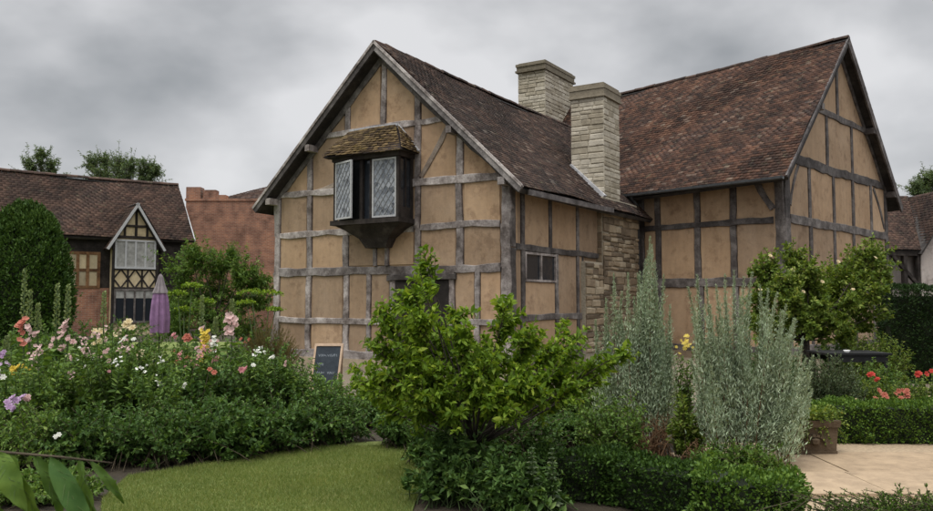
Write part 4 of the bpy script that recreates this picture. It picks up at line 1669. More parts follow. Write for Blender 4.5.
# ------------------------------------------------------------------ trees behind the houses
def px_clumps(lst, Y, dy=.6):
    out = []
    for (px, py, rp) in lst:
        y = Y + random.uniform(-dy, dy)
        p = at_y(px, py, y)
        out.append((p.x, p.y, p.z, rp * y / FPX))
    return out

b = at_y(40, 300, 62)
tree('background_tree', 'wispy tree top left of its wider neighbour above the far cottage roof', (b.x, b.y), 7, .25,
     px_clumps([(30, 158, 9), (42, 150, 8), (52, 160, 9), (40, 172, 14), (25, 178, 14), (55, 180, 14), (40, 200, 18)], 62, .8), 'far', .26, .08, 22, 26, 'trees behind the houses', hang=.6, r_shoot=.02, wild=1.3, lo=.05)
b = at_y(122, 300, 64)
tree('background_tree', 'wide leafy tree top above the right end of the far cottage roof', (b.x, b.y), 7, .3,
     px_clumps([(90, 158, 9), (103, 155, 9), (117, 157, 10), (131, 160, 9), (146, 162, 9), (156, 166, 7), (100, 172, 15), (125, 174, 16), (148, 176, 13), (120, 195, 22)], 64, .9), 'far', .26, .08, 22, 26, 'trees behind the houses', hang=.6, r_shoot=.02, wild=1.3, lo=.05)
b = at_y(930, 300, 62)
tree('background_tree', 'feathery tree above the small cottage roof at the far right', (b.x, b.y), 7, .25,
     px_clumps([(915, 183, 10), (925, 175, 10), (936, 170, 12), (948, 178, 14), (930, 190, 14), (945, 200, 18)], 62, .9), 'far', .30, .07, 22, 26, 'trees behind the houses', hang=1.0, r_shoot=.02, wild=1.3, lo=.05)

# round evergreen
def dome(name, label, c, r, h, n, ln, wd, mat, group=None):
    o = thing(name, label, 'bush', (c[0], c[1], 0), group)
    z = rng.random(n)
    an = rng.random(n) * 2 * math.pi
    rad = r * np.where(z < .35, .86 + .14 * z / .35, np.sqrt(np.maximum(0.0, 1 - ((z - .35) / .65) ** 2.3)))
    lump = 1 + .09 * np.sin(an * 5 + z * 7) * np.sin(z * 13 + an * 2) + .06 * np.sin(an * 13 - z * 21) + .035 * np.sin(an * 29 + z * 43)
    rad = rad * lump - np.abs(rng.normal(0, .06, n)) + np.where(rng.random(n) < .06, .16 * rng.random(n), 0)
    P_ = np.stack([c[0] + rad * np.cos(an), c[1] + rad * np.sin(an), z * h + rng.normal(0, .03, n)], 1)
    # cover the top too
    k = n // 5
    q = np.sqrt(rng.random(k)) * .75
    a2 = rng.random(k) * 2 * math.pi
    zz = .35 + .65 * (1 - q ** 2) ** (1 / 2.3)
    P2 = np.stack([c[0] + r * q * np.cos(a2), c[1] + r * q * np.sin(a2), h * zz * (1 + .03 * np.sin(a2 * 5 + q * 20)) + rng.normal(0, .04, k)], 1)
    P_ = np.concatenate([P_, P2])
    N_ = unit(P_ - np.array([c[0], c[1], h * .3]))
    dv = N_ + rng.normal(0, .6, N_.shape); dv[:, 2] += .3
    sc = .6 + .6 * rng.random(len(P_))
    P_[:, 2] = np.maximum(P_[:, 2], .02)
    V, F_ = leaf_mesh(P_, dv, N_ * .4 + rng.normal(0, .6, N_.shape), ln * sc, wd * sc, LEAF4)
    prof = [(.8 * r, .0), (.86 * r, h * .35), (.78 * r, h * .6), (.5 * r, h * .82), (.05 * r, h * .92)]
    MB().lathe((c[0], c[1], 0), prof, 16).build('light_block_core', M['hedge_core'], o)  # added dark core inside the leaves, stops light showing through the bush
    np_mesh('foliage', V, F_, ML[mat], o)
    return o

b = at_y(24, 300, 24)
dome('evergreen_bush', 'tall dense round-topped evergreen at the left edge before the far cottage', (b.x, b.y), 1.28, hz(207, 24), 26000, .13, .06, 'yew2')

# loose shrub before the brick building
b = at_y(215, 300, 25)
tree('loose_shrub', 'spreading green shrub in front of the red brick building', (b.x, b.y), .8, .08,
     px_clumps([(178, 266, 20), (200, 256, 20), (222, 260, 20), (246, 270, 18), (262, 282, 14), (232, 252, 10), (190, 250, 10), (190, 290, 22), (215, 290, 24), (240, 300, 20), (175, 305, 22), (205, 318, 24), (235, 325, 22), (262, 300, 12), (172, 330, 22), (255, 335, 20)], 25, .6),
     'mid', .15, .05, 26, 26, t0=.15, wild=.9)
b = at_y(95, 300, 19)
bush('border_shrub', 'low dark shrub below the far cottage windows', 'shrub', (b.x, b.y), (2.3, .9), 1.25, 150, 45, .11, .05, 'dark', zc=.5)
b = at_y(30, 300, 16)
bush('border_shrub', 'dark shrub at the foot of the round evergreen', 'shrub', (b.x, b.y), (1.7, .8), 1.15, 130, 45, .1, .045, 'dark', zc=.45)

# ------------------------------------------------------------------ parasol
pb = at_y(160, 300, 20)
par = thing('parasol', 'closed mauve garden parasol with pale cap in front of the far cottage', 'parasol', (pb.x, pb.y, 0))
M['mauve'] = m_flat('mauve', (.24, .135, .25), .8, .15, 9)
M['pale_cloth'] = m_flat('pale_cloth', (.22, .19, .20), .8, .12, 9)
zt_, zb_, zcap = hz(274, 20), hz(334, 20), hz(291, 20)
def foldf(k, r, z):
    return r * (1 + .16 * (1 if k % 4 in (0, 1) else -1) + .05 * math.sin(k * 1.7))
MB().tube([(pb.x, pb.y, 0.05), (pb.x, pb.y, zt_ - .02)], .024, 10).build('pole', M['oak'], par, smooth=True)
MB().lathe((pb.x, pb.y, 0), [(.12, zb_ - .0), (.205, zb_ + .03), (.215, zb_ + .4), (.185, zb_ + .8), (.14, zcap), (.10, zcap + .1), (.03, zcap + .2)], 32, foldf).build('canopy', M['mauve'], par)
MB().lathe((pb.x, pb.y, 0), [(.17, zcap - .06), (.165, zcap - .03), (.11, zcap + .12), (.05, zt_ - .06), (.02, zt_)], 32, foldf).build('vent_cap', M['pale_cloth'], par)
MB().lathe((pb.x, pb.y, 0), [(.0, .0), (.28, .0), (.28, .05), (.06, .08), (.04, .3), (0, .3)], 20).build('base', M['iron_and_shade'], par)

# ------------------------------------------------------------------ A-board
ab = at_y(328, 300, 13.6)
abd = thing('chalkboard_sign', 'A-frame chalkboard with pale wooden frame leaning by the gable wall', 'sign', (ab.x, ab.y, 0))
M['pale_wood'] = m_flat('pale_wood', (.50, .36, .25), .7, .15, 14)
def m_chalk():
    t = NT('chalkboard')
    t.col(t.ramp(t.noise(9, 5, .7), [(.3, (.020, .026, .034)), (.7, (.045, .056, .068))]))
    return t.m
M['chalk'] = m_chalk()
M['chalk_line'] = m_flat('chalk_line', (.24, .27, .30), .9, .3, 60)
HB = .84
for s_, nm in ((-1, 'front_board'), (1, 'back_board')):
    q = Vector((.10, -.0, 0))
    ftop = Vector((ab.x + .03, ab.y, HB))
    bot = ftop + Vector((-.055, s_ * .24, -HB))
    wv = Vector((.245, .03 * s_ * 0, 0))
    upv = (ftop - bot).normalized()
    nn = wv.normalized().cross(upv)
    if nn.y * s_ < 0: nn = -nn
    def bp(a, b_, d):
        return bot + wv * a + (ftop - bot) * b_ + nn * d
    def slab(a0, a1, b0, b1, d0, d1):
        return [bp(a0, b0, d0), bp(a1, b0, d0), bp(a1, b0, d1), bp(a0, b0, d1), bp(a0, b1, d0), bp(a1, b1, d0), bp(a1, b1, d1), bp(a0, b1, d1)]
    bd = MB().hexa(slab(-.86, .86, .14, .95, -.012, .008)).build(nm, M['chalk'], abd)
    for (a0, a1, b0, b1) in ((-1, -.86, 0, 1), (.86, 1, 0, 1), (-.86, .86, .95, 1.0), (-.86, .86, .09, .14)):
        MB().hexa(slab(a0, a1, b0, b1, -.018, .02)).build('frame_rail', M['pale_wood'], bd)
    if s_ < 0:
        mb = MB()
        def scribble(a, b_, w, h, n):
            """a row of faint chalk strokes; the writing is too blurred to read in the photograph"""
            m_ = n * 4
            q0 = None
            for i in range(m_ + 1):
                q1 = bp(a + w * i / m_, b_ + h * (.5 + .5 * math.sin(i * 2.1 + a * 9 + random.uniform(-.7, .7))), .0095)
                if q0 is not None and i % 5:
                    mb.bar(q0, q1, .007, .002, nn)
                q0 = q1
        scribble(-.66, .74, 1.32, .055, 8)
        scribble(-.66, .56, .42, .06, 3)
        scribble(-.70, .40, .6, .05, 4)
        scribble(.1, .39, .55, .05, 4)
        mb.build('chalk_writing', M['chalk_line'], bd)['kind'] = 'stuff'

# ------------------------------------------------------------------ left flower border
def bx(px, Y):
    return (gx(px, Y), Y)

GB = 'shrubs of the left flower border'
specs = [
    # px, Y, rx, ry, top y, shoots, lps, leaf, mat, label
    (20, 7.4, .75, .55, 395, 150, 44, .075, 'mid', 'leafy shrub at the left edge behind the overhanging big leaves'),
    (95, 7.7, .60, .50, 400, 140, 44, .07, 'dark', 'dark shrub at the lower left corner of the flower border'),
    (160, 7.75, .58, .48, 395, 140, 46, .07, 'dark', 'dark shrub at the lawn edge left of the border middle'),
    (225, 8.05, .58, .48, 392, 140, 46, .07, 'dark', 'dark shrub at the lawn edge in the middle of the border'),
    (285, 8.45, .60, .5, 388, 150, 46, .07, 'dark', 'dark shrub at the lawn edge right of the border middle'),
    (333, 8.9, .52, .5, 380, 140, 46, .07, 'dark', 'dark shrub at the right end of the flower border under the chalkboard'),
    (60, 9.1, .85, .6, 350, 170, 46, .08, 'mid', 'leafy flowering shrub below the hollyhocks at the left'),
    (135, 9.3, .75, .6, 342, 170, 46, .08, 'mid', 'tall leafy shrub with white and cream blooms under the parasol'),
    (205, 9.6, .75, .6, 350, 160, 46, .07, 'dark', 'shrub with a few pink and white blooms in the border middle'),
    (262, 9.9, .75, .6, 344, 160, 46, .07, 'dark', 'shrub with white star flowers near the tan grass'),
    (312, 10.3, .6, .6, 372, 150, 46, .07, 'dark', 'low dark shrub in front of the chalkboard'),
    (15, 11.0, .95, .6, 330, 140, 42, .09, 'mid', 'shrub behind the yellow blooms at the left edge'),
    (100, 11.2, .95, .6, 328, 140, 42, .09, 'mid', 'shrub behind the pale blooms before the far cottage'),
    (185, 11.2, .85, .6, 340, 140, 42, .08, 'mid', 'shrub with pink blooms right of the parasol'),
    (250, 11.6, .8, .6, 332, 140, 42, .08, 'mid', 'shrub with pale pink blooms beside the tan grass'),
]
specs.append((38, 6.35, .62, .42, 468, 130, 44, .075, 'mid', 'low leafy shrub in the bottom left corner under the big leaves'))
BS = {}
LK = (.85, 1.15, .95, 1.3, 1.05)
for i, (px, Y, rx, ry, ty, sh, lp, ll, mat, lab) in enumerate(specs):
    h_ = hz(ty, Y)
    o, ee = bush('flowering_shrub', lab, 'shrub', bx(px, Y), (rx, ry), h_, sh, lp, ll * LK[i % 5], ll * LK[i % 5] * .52, mat, GB, zc=h_ * .42, lo=.5, spread=.35, bow=.12, t0=.3, wild=.42)
    BS[i] = (o, ee)

def put(i, px, py, Y, col, n, sp, rad, kind='rose'):
    p = at_y(px, py, Y)
    cluster(BS[i][0], p, col, n, sp, rad * .72, kind)

# blooms read from the photograph, on the shrub they belong to
put(12, 100, 334, 10.7, 'cream', 5, .07, .07); put(7, 131, 330, 9.1, 'cream', 4, .05, .06); put(7, 126, 340, 8.9, 'white', 4, .05, .04)
put(7, 108, 352, 8.9, 'pale', 5, .05, .035); put(7, 82, 356, 8.9, 'white', 4, .06, .03); put(6, 70, 340, 8.9, 'pale', 3, .03, .045)
put(13, 175, 337, 10.8, 'pink', 2, .04, .05); put(13, 187, 339, 10.7, 'coral', 3, .03, .08); put(13, 178, 357, 10.5, 'coral', 4, .06, .05)
put(13, 188, 362, 10.4, 'pink', 4, .06, .045); put(8, 181, 386, 9.0, 'white', 4, .03, .035); put(8, 163, 399, 8.9, 'white', 3, .02, .035)
put(14, 232, 325, 11.0, 'pale', 5, .04, .07); put(14, 243, 342, 11.0, 'coral', 3, .04, .05); put(14, 213, 345, 11.0, 'pale', 4, .07, .05)
put(9, 244, 369, 9.2, 'pink', 3, .02, .05); put(9, 213, 370, 9.2, 'coral', 2, .03, .045); put(9, 253, 366, 9.2, 'white', 1, .01, .04)
put(9, 272, 358, 9.2, 'white', 2, .02, .035); put(9, 285, 365, 9.3, 'pale', 2, .03, .03); put(8, 190, 344, 9.4, 'pale', 2, .05, .035)
put(11, 14, 369, 8.5, 'yellow', 3, .02, .06); put(6, 24, 370, 8.5, 'yellow', 4, .03, .035)
put(0, 10, 398, 7.0, 'lilac', 6, .05, .055); put(0, 28, 400, 7.0, 'pale', 3, .03, .04); put(0, 2, 376, 7.3, 'white', 2, .02, .05); put(0, 2, 352, 7.6, 'lilac', 2, .02, .045)
put(1, 58, 436, 7.0, 'white', 3, .02, .03); put(10, 330, 395, 9.6, 'white', 2, .06, .03); put(2, 93, 352, 7.9, 'white', 0, .1, .03)
for i in range(7):
    j = random.choice([6, 7, 8, 9, 12, 13, 14])
    o_, ee_ = BS[j]
    k_ = ee_[np.argsort(ee_[:, 1])[random.randrange(0, 60)]]
    if k_[2] > .55:
        flower(o_, k_ + np.array([0, -.03, .03]), random.choice(['white', 'pale', 'pale', 'pink', 'white']), random.uniform(.022, .04), 'open')

# hollyhocks
def spire(name, label, cat_, px, Y, ty, fy0, fy1, col, group, frad=.05, bud=True, lean=0.0, leafy=True, nfl=None):
    x = gx(px, Y)
    o = thing(name, label, cat_, (x - lean, Y, 0), group)
    top = hz(ty, Y)
    pts = [Vector((x - lean, Y, 0)), Vector((x - lean * .6 + .015, Y + .01, top * .4)), Vector((x - lean * .2, Y, top * .75)), Vector((x, Y, top))]
    MB().tube(pts, [.014, .011, .008, .004], 6).build('stem', M['stem'], o, smooth=True)
    def on(z):
        f = z / top
        return Vector((x - lean * (1 - f) * .9, Y, z))
    # buds towards the tip
    if bud:
        n = 46
        P_ = []
        zb = hz(fy0, Y)
        for k in range(n):
            z = zb + (top - zb) * (k / n)
            a = k * 2.4
            q = on(z); rr = .020 * (1.1 - .6 * k / n)
            P_.append((q.x + rr * math.cos(a), q.y + rr * math.sin(a), z))
        P_ = np.array(P_)
        dv = P_ - np.array([[on(p[2]).x, on(p[2]).y, p[2] - .02] for p in P_])
        V1 = leaf_mesh(P_, dv, rng.normal(size=dv.shape), np.full(n, .036), np.full(n, .030), LEAF6)
        V2 = leaf_mesh(P_, dv, rng.normal(size=dv.shape), np.full(n, .036), np.full(n, .030), LEAF6)
        V, F_ = cat([V1, V2])
        np_mesh('bud', V, F_, ML['budgreen'], o)
    za, zb = hz(fy1, Y), hz(fy0, Y)
    for k in range(nfl or max(3, int((zb - za) / .035))):
        z = random.uniform(za, zb)
        a = random.uniform(math.pi * 1.05, math.pi * 1.95)
        q = on(z)
        flower(o, (q.x + .045 * math.cos(a), q.y + .045 * math.sin(a), z), col, frad * .8 * random.uniform(.8, 1.15), 'open')
    if leafy:
        n = 34
        z = rng.random(n) ** 1.2 * za * .95 + .08
        a = rng.random(n) * 2 * math.pi
        P_ = np.stack([x - lean * (1 - z / top) * .9 + .05 * np.cos(a), Y + .05 * np.sin(a), z], 1)
        dv = np.stack([np.cos(a), np.sin(a), rng.normal(.1, .3, n)], 1)
        nr = np.tile(np.array([[0, 0, 1.]]), (n, 1)) + rng.normal(0, .3, (n, 3))
        V, F_ = leaf_mesh(P_, dv, nr, .16 - .07 * z / top, (.16 - .07 * z / top) * .85, LEAF6)
        np_mesh('foliage', V, F_, ML['mid'], o)
    return o

GH = 'hollyhock spires'
spire('hollyhock', 'tallest hollyhock spire with coral blooms at the far left', 'flower', 24, 9.5, 268, 318, 350, 'coral', GH, .05)
spire('hollyhock', 'thin hollyhock spire just right of the tallest at the far left', 'flower', 30, 9.8, 290, 326, 345, 'pale', GH, .045)
spire('hollyhock', 'short curved hollyhock spire between the coral and pale blooms', 'flower', 38, 9.6, 304, 330, 350, 'pale', GH, .03, lean=-.05)
spire('hollyhock', 'hollyhock spire with bare top left of the pale pink blooms', 'flower', 57, 9.4, 284, 328, 348, 'pale', GH, .035)
spire('hollyhock', 'hollyhock spire with pale pink blooms before the brick base', 'flower', 68, 9.4, 285, 322, 350, 'pale', GH, .06)
spire('hollyhock', 'hollyhock spire rising between bay and panels of the far cottage', 'flower', 104, 10.3, 292, 325, 345, 'pale', GH, .03)
spire('hollyhock', 'short hollyhock spire left of the yellow bloom at the edge', 'flower', 8, 8.8, 337, 360, 366, 'lilac', GH, .03)
spire('hollyhock', 'hollyhock spire standing just right of the parasol', 'flower', 202, 10.6, 296, 326, 332, 'pale', GH, .035)
spire('hollyhock', 'hollyhock spire with white blooms beside the mullein', 'flower', 216, 10.5, 318, 335, 352, 'white', GH, .045)
spire('hollyhock', 'hollyhock spire with big pale pink blooms before the loose shrub', 'flower', 232, 10.8, 300, 316, 338, 'pale', GH, .065)
spire('mullein', 'stout mullein spike of yellow blooms right of the parasol', 'flower', 206, 10.2, 322, 328, 362, 'yellow', None, .035, nfl=46, bud=False)

# angelica-like umbels
def umbel(label, px, Y, heads):
    x = gx(px, Y)
    o = thing('umbel_plant', label, 'plant', (x, Y, 0), 'umbel plants by the gable corner')
    base = Vector((x, Y, 0))
    P_, D_ = [], []
    for (hx, hy, rp) in heads:
        top = at_y(hx, hy, Y + random.uniform(-.2, .2))
        r_ = rp * Y / FPX
        mid = base.lerp(top, .55) + Vector((0, 0, .12))
        MB().tube([base, base.lerp(mid, .6), mid, top - UP * r_ * .5], [.014, .012, .010, .007], 6).build('stem', M['stem'], o, smooth=True)
        sm = MB()
        for k in range(14):
            a = k * 2.4; rr = r_ * math.sqrt((k + .5) / 14)
            q = top + Vector((rr * math.cos(a), rr * math.sin(a), -.25 * rr * rr / r_))
            sm.bar(top - UP * r_ * .5, q, .005, .005)
            for _ in range(16):
                P_.append(q + Vector((random.gauss(0, .022), random.gauss(0, .022), random.gauss(0, .012))))
        sm.build('ray', M['stem'], o)
    P_ = np.array([list(p) for p in P_])
    n = len(P_)
    V, F_ = leaf_mesh(P_, rng.normal(size=(n, 3)) + np.array([0, 0, .2]), np.tile([[0, 0, 1.]], (n, 1)) + rng.normal(0, .4, (n, 3)), np.full(n, .035), np.full(n, .03), LEAF4)
    np_mesh('flower_head', V, F_, ML['lime'], o)
    return o
umbel('yellow-green umbel plant right of the parasol before the loose shrub', 186, 11.8, [(178, 292, 8), (192, 284, 9), (206, 300, 8), (184, 308, 7)])
umbel('yellow-green umbel plant at the left corner of the gable wall', 262, 12.4, [(252, 290, 14), (270, 291, 12), (247, 301, 8), (275, 308, 7)])

# tan ornamental grass
def grass_tuft(label, px, Y, h, n, spread, mat, rr=.2):
    c = bx(px, Y)
    o = thing('ornamental_grass', label, 'grass', (c[0], c[1], 0))
    s_ = np.stack([c[0] + rng.normal(0, rr * .4, n), c[1] + rng.normal(0, rr * .4, n), np.zeros(n)], 1)
    an = rng.random(n) * 2 * math.pi
    q = spread * np.sqrt(rng.random(n))
    e_ = np.stack([c[0] + q * np.cos(an), c[1] + q * np.sin(an), h * (1 - .35 * (q / spread) ** 2) * (.7 + .3 * rng.random(n))], 1)
    m_ = (s_ + e_) / 2; m_[:, 2] += .15 * h
    V, F_ = shoots_stems(s_, m_, e_, .004, .0015, 6)
    np_mesh('blade', V, F_, ML[mat], o)
    V, F_ = shoots_leaves(s_, m_, e_, 14, .07, .008, .7, 22, 0, .4, LEAF4)
    np_mesh('plume', V, F_, ML[mat], o)
    return o
grass_tuft('tan feathery grass tuft against the left corner of the gable', 270, 12.2, hz(318, 12.2), 420, .5, 'tan')

# loose flowering perennials between the shrubs
def phlox(label, px, Y, ty, r, n, col, mat='mid', fr=.014, per=8, heads=None):
    c = bx(px, Y)
    h_ = hz(ty, Y)
    o = thing('perennial_clump', label, 'flower', (c[0], c[1], 0), 'loose perennials of the left border')
    s_ = np.stack([c[0] + rng.normal(0, r * .35, n), c[1] + rng.normal(0, r * .35, n), np.zeros(n)], 1)
    e_ = np.stack([c[0] + rng.uniform(-r, r, n), c[1] + rng.uniform(-r, r, n), h_ * (.72 + .28 * rng.random(n))], 1)
    m_ = (s_ + e_) / 2 + rng.normal(0, .03, (n, 3)); m_[:, 2] += .1
    V, F_ = shoots_leaves(s_, m_, e_, 34, .10, .034, .2, 62, .15, .6, LEAF6)
    np_mesh('foliage', V, F_, ML[mat], o)
    V, F_ = shoots_stems(s_, m_, e_, .006, .003)
    np_mesh('stem', V, F_, M['stem'], o)
    if col:
        k = e_[rng.random(n) < (heads or .22)]
        P_ = np.repeat(k, per, 0) + rng.normal(0, .028, (len(k) * per, 3))
        q = len(P_)
        parts = []
        for a in range(2):
            parts.append(leaf_mesh(P_, rng.normal(size=(q, 3)) + np.array([0, -.3, .2]), np.tile([[0, -.7, .7]], (q, 1)) + rng.normal(0, .4, (q, 3)), np.full(q, fr * 2), np.full(q, fr * 2), LEAF6))
        V, F_ = cat(parts)
        np_mesh('flower_head', V, F_, PET[col], o)
    return o
phlox('tall perennials with whitish flower heads under the bay window of the far cottage', 110, 8.9, 328, .30, 26, 'pale')
phlox('tall perennials with cream heads left of the parasol', 136, 9.4, 326, .26, 20, 'cream')
phlox('leafy perennials below the left hollyhocks', 45, 8.6, 348, .36, 26, 'pale', heads=.2)
phlox('perennials with lilac heads at the left edge', 6, 8.0, 352, .22, 16, 'lilac', heads=.25)
phlox('leafy light green perennials right of the parasol', 196, 9.8, 340, .34, 26, 'pink', heads=.18)
phlox('perennials with white heads before the tan grass', 258, 9.6, 346, .30, 24, 'white', heads=.12)
phlox('flowerless green perennials left of the chalkboard', 296, 9.9, 358, .30, 24, None)
phlox('pale leafy perennials in the middle of the border', 158, 8.6, 358, .34, 26, 'white', heads=.15)
phlox('green perennials by the right end of the border', 330, 9.6, 374, .28, 24, None)

# ------------------------------------------------------------------ small tree in the middle
TY = 6.6
fork = at_y(474, 446, TY)
tb = at_y(478, 492, TY)
cl = px_clumps([(423, 252, 10), (421, 266, 13), (421, 283, 14), (404, 296, 17), (384, 316, 19), (412, 315, 22), (372, 342, 16), (372, 380, 22), (362, 385, 14), (400, 345, 26), (396, 378, 26),
                (432, 340, 28), (425, 375, 28), (456, 310, 14), (462, 330, 20), (464, 360, 28), (455, 395, 26), (509, 300, 14), (505, 322, 18), (497, 350, 26), (495, 385, 28),
                (530, 340, 22), (528, 370, 26), (525, 400, 22), (553, 348, 17), (572, 330, 13), (577, 345, 15), (560, 372, 20), (590, 366, 17), (612, 358, 16), (630, 352, 10), (602, 380, 15), (420, 408, 22), (385, 408, 18), (480, 415, 20), (555, 400, 16)], TY, .45)
cl += px_clumps([(440, 400, 24), (470, 385, 24), (500, 400, 22), (525, 385, 22), (455, 415, 18), (410, 395, 20), (545, 385, 18), (485, 365, 20), (510, 415, 14), (575, 390, 14)], TY - .5, .15)
tree('fruit_tree', 'small spreading fruit tree with bright green leaves in front of the gable', (tb.x, tb.y), fork.z, .06, cl, 'lime', .078, .036, 54, 23, tmpl=LEAF6, up=.45, t0=.05, fork=tuple(fork), r_shoot=.004, bow=.25, lo=.1, wild=.85, limb_k=.65)

# leafy plants below it
bush('comfrey', 'dark green leafy plant under the small fruit tree', 'plant', bx(455, 6.3), (.42, .35), .62, 110, 40, .085, .04, 'dark', zc=.25, tmpl=LEAF4, t0=.2, stem_mat='stem', spread=.4)
bush('comfrey', 'darker leafy clump at the lower right of the fruit tree trunk', 'plant', bx(520, 6.0), (.36, .3), .50, 100, 40, .08, .036, 'dark', zc=.2, tmpl=LEAF6, t0=.2, stem_mat='stem', spread=.4)
bush('leafy_undergrowth', 'dark leafy undergrowth right behind the fruit tree trunk', 'plant', bx(505, 7.7), (.75, .4), .78, 150, 40, .07, .034, 'dark', zc=.3, spread=.4)
bush('leafy_undergrowth', 'dark leafy undergrowth left behind the fruit tree trunk', 'plant', bx(430, 7.6), (.30, .3), .62, 90, 40, .07, .034, 'dark', zc=.25, spread=.4)

GU = 'low plants before the gable wall'
for (px_, Y_, rx_, ty_, mt_, lb_) in ((372, 10.0, .6, 388, 'mid', 'low green plant right of the chalkboard'), (440, 10.2, .7, 385, 'dark', 'low dark plant behind the fruit tree crown'),
                                 (515, 10.4, .7, 380, 'mid', 'low green plant before the corner post of the gable'), (580, 10.6, .7, 372, 'mid', 'green plant before the stone chimney breast'),
                                 (405, 8.6, .45, 432, 'dark', 'low dark plant at the right end of the lawn'), (570, 8.7, .5, 420, 'dark', 'low dark plant behind the box hedge end')):
    bush('border_plant', lb_, 'plant', bx(px_, Y_), (rx_, .45), hz(ty_, Y_), 120, 42, .075, .036, mt_, GU, zc=.3)

def whorl_plant(label, px, Y, ty):
    x = gx(px, Y); top = hz(ty, Y)
    o = thing('whorled_plant', label, 'plant', (x, Y, 0), 'whorled spikes by the dark hedge')
    MB().tube([(x, Y, 0), (x + .01, Y, top * .5), (x, Y, top)], [.006, .005, .003], 5).build('stem', M['stem'], o)
    P_, D_ = [], []
    k = 0
    z = .08
    while z < top:
        f = z / top
        for j in range(6):
            a = j * math.pi / 3 + k
            D_.append((math.cos(a), math.sin(a), .35)); P_.append((x, Y, z))
        z += .045 * (1.2 - .5 * f); k += .5
    P_ = np.array(P_); D_ = np.array(D_)
    s_ = .09 * (1.1 - .75 * P_[:, 2] / top)
    V, F_ = leaf_mesh(P_, D_, np.tile([[0, 0, 1.]], (len(P_), 1)) + rng.normal(0, .2, P_.shape), s_, s_ * .55, LEAF6)
    np_mesh('foliage', V, F_, ML['greygreen'], o)
whorl_plant('whorled grey-green spike nearer the fruit tree trunk', 531, 5.85, 446)
whorl_plant('whorled grey-green spike against the dark end of the box hedge', 551, 5.85, 449)

# ------------------------------------------------------------------ silver plumes
def wormwood(label, px, Y, spires, extra, w):
    """feathery silver plumes: each spire ends at its own pixel height"""
    x = gx(px, Y)
    o = thing('silver_wormwood', label, 'plant', (x, Y, 0), 'silver plume plants')
    sp = []
    for (sx, sy) in spires:
        p = at_y(sx, sy - 13, Y + random.uniform(-.22, .18))
        sp.append((p.x, p.y, p.z))
    base_sp = list(sp)
    for _ in range(extra):
        q = random.choice(base_sp)
        k = random.uniform(.55, .92)
        sp.append((q[0] + random.gauss(0, .09), q[1] + random.gauss(0, .14), q[2] * k))
    e_ = np.array(sp)
    n = len(e_)
    s_ = np.stack([x + (e_[:, 0] - x) * .55 + rng.normal(0, w * .15, n), Y + (e_[:, 1] - Y) * .5 + rng.normal(0, .06, n), np.zeros(n)], 1)
    m_ = s_ * .5 + e_ * .5
    m_[:, :2] += (s_[:, :2] - m_[:, :2]) * .25
    m_ += rng.normal(0, .025, m_.shape)
    V1 = shoots_leaves(s_, m_, e_, 760, .052, .0115, .17, 40, -.12, .3, LEAF4, .55, 0, .085)
    V2 = shoots_leaves(s_, m_, e_, 170, .042, .0095, .6, 28, -.15, .3, LEAF4, .5, 0, .03)
    V, F_ = cat([V1, V2])
    V[:, 2] = np.maximum(V[:, 2], .004)
    np_mesh('foliage', V, F_, ML['silver'], o)
    V, F_ = shoots_stems(s_, m_, e_, .007, .002)
    np_mesh('stem', V, F_, ML['brownstem'], o)
wormwood('tall pointed silver-green plume plant beside the stone chimney breast', 646, 8.3, [(650, 250), (640, 285), (664, 288), (628, 286), (656, 300), (634, 310), (670, 318), (646, 272), (660, 330), (652, 258), (648, 264), (655, 274)], 26, .3)
wormwood('slender silver-green plume at the left foot of the tall plume plant', 616, 8.5, [(614, 286), (606, 312), (622, 305)], 6, .2)
wormwood('broad silver-green plume plant left of the paved court', 735, 7.7, [(688, 300), (697, 288), (706, 292), (716, 298), (725, 287), (734, 284), (744, 290), (752, 286), (760, 298), (768, 302), (777, 306), (786, 318), (794, 332), (803, 350), (806, 372), (692, 330), (740, 310), (720, 320), (765, 330)], 46, .5)
bush('dry_undergrowth', 'dry reddish-brown stems at the foot of the tall plume plant', 'plant', bx(648, 7.95), (.26, .2), .55, 90, 10, .05, .012, 'brownstem', zc=.25, stem_mat='brownstem', stem_r=.005, spread=.5, up=.3)
bush('dry_undergrowth', 'dry reddish-brown stems at the foot of the broad plume plant', 'plant', bx(700, 7.35), (.22, .15), .32, 70, 12, .05, .012, 'brownstem', zc=.15, stem_mat='brownstem', stem_r=.005, spread=.5, up=.3)
bush('leafy_undergrowth', 'yellow-green leafy clump between the two plume plants', 'plant', bx(686, 7.8), (.22, .2), .75, 60, 30, .08, .035, 'apple', zc=.35)
bush('leafy_undergrowth', 'low green leaves at the foot of the broad plume plant', 'plant', bx(735, 7.2), (.5, .2), .34, 120, 36, .06, .028, 'mid', zc=.12, spread=.45)
yf, ye = bush('yellow_daisies', 'clump of yellow flowers between the plume plants', 'flower', bx(683, 8.8), (.18, .15), 1.02, 40, 30, .07, .03, 'mid', zc=.7)
cluster(yf, at_y(683, 344, 8.7), 'yellow', 14, .05, .024, 'daisy')

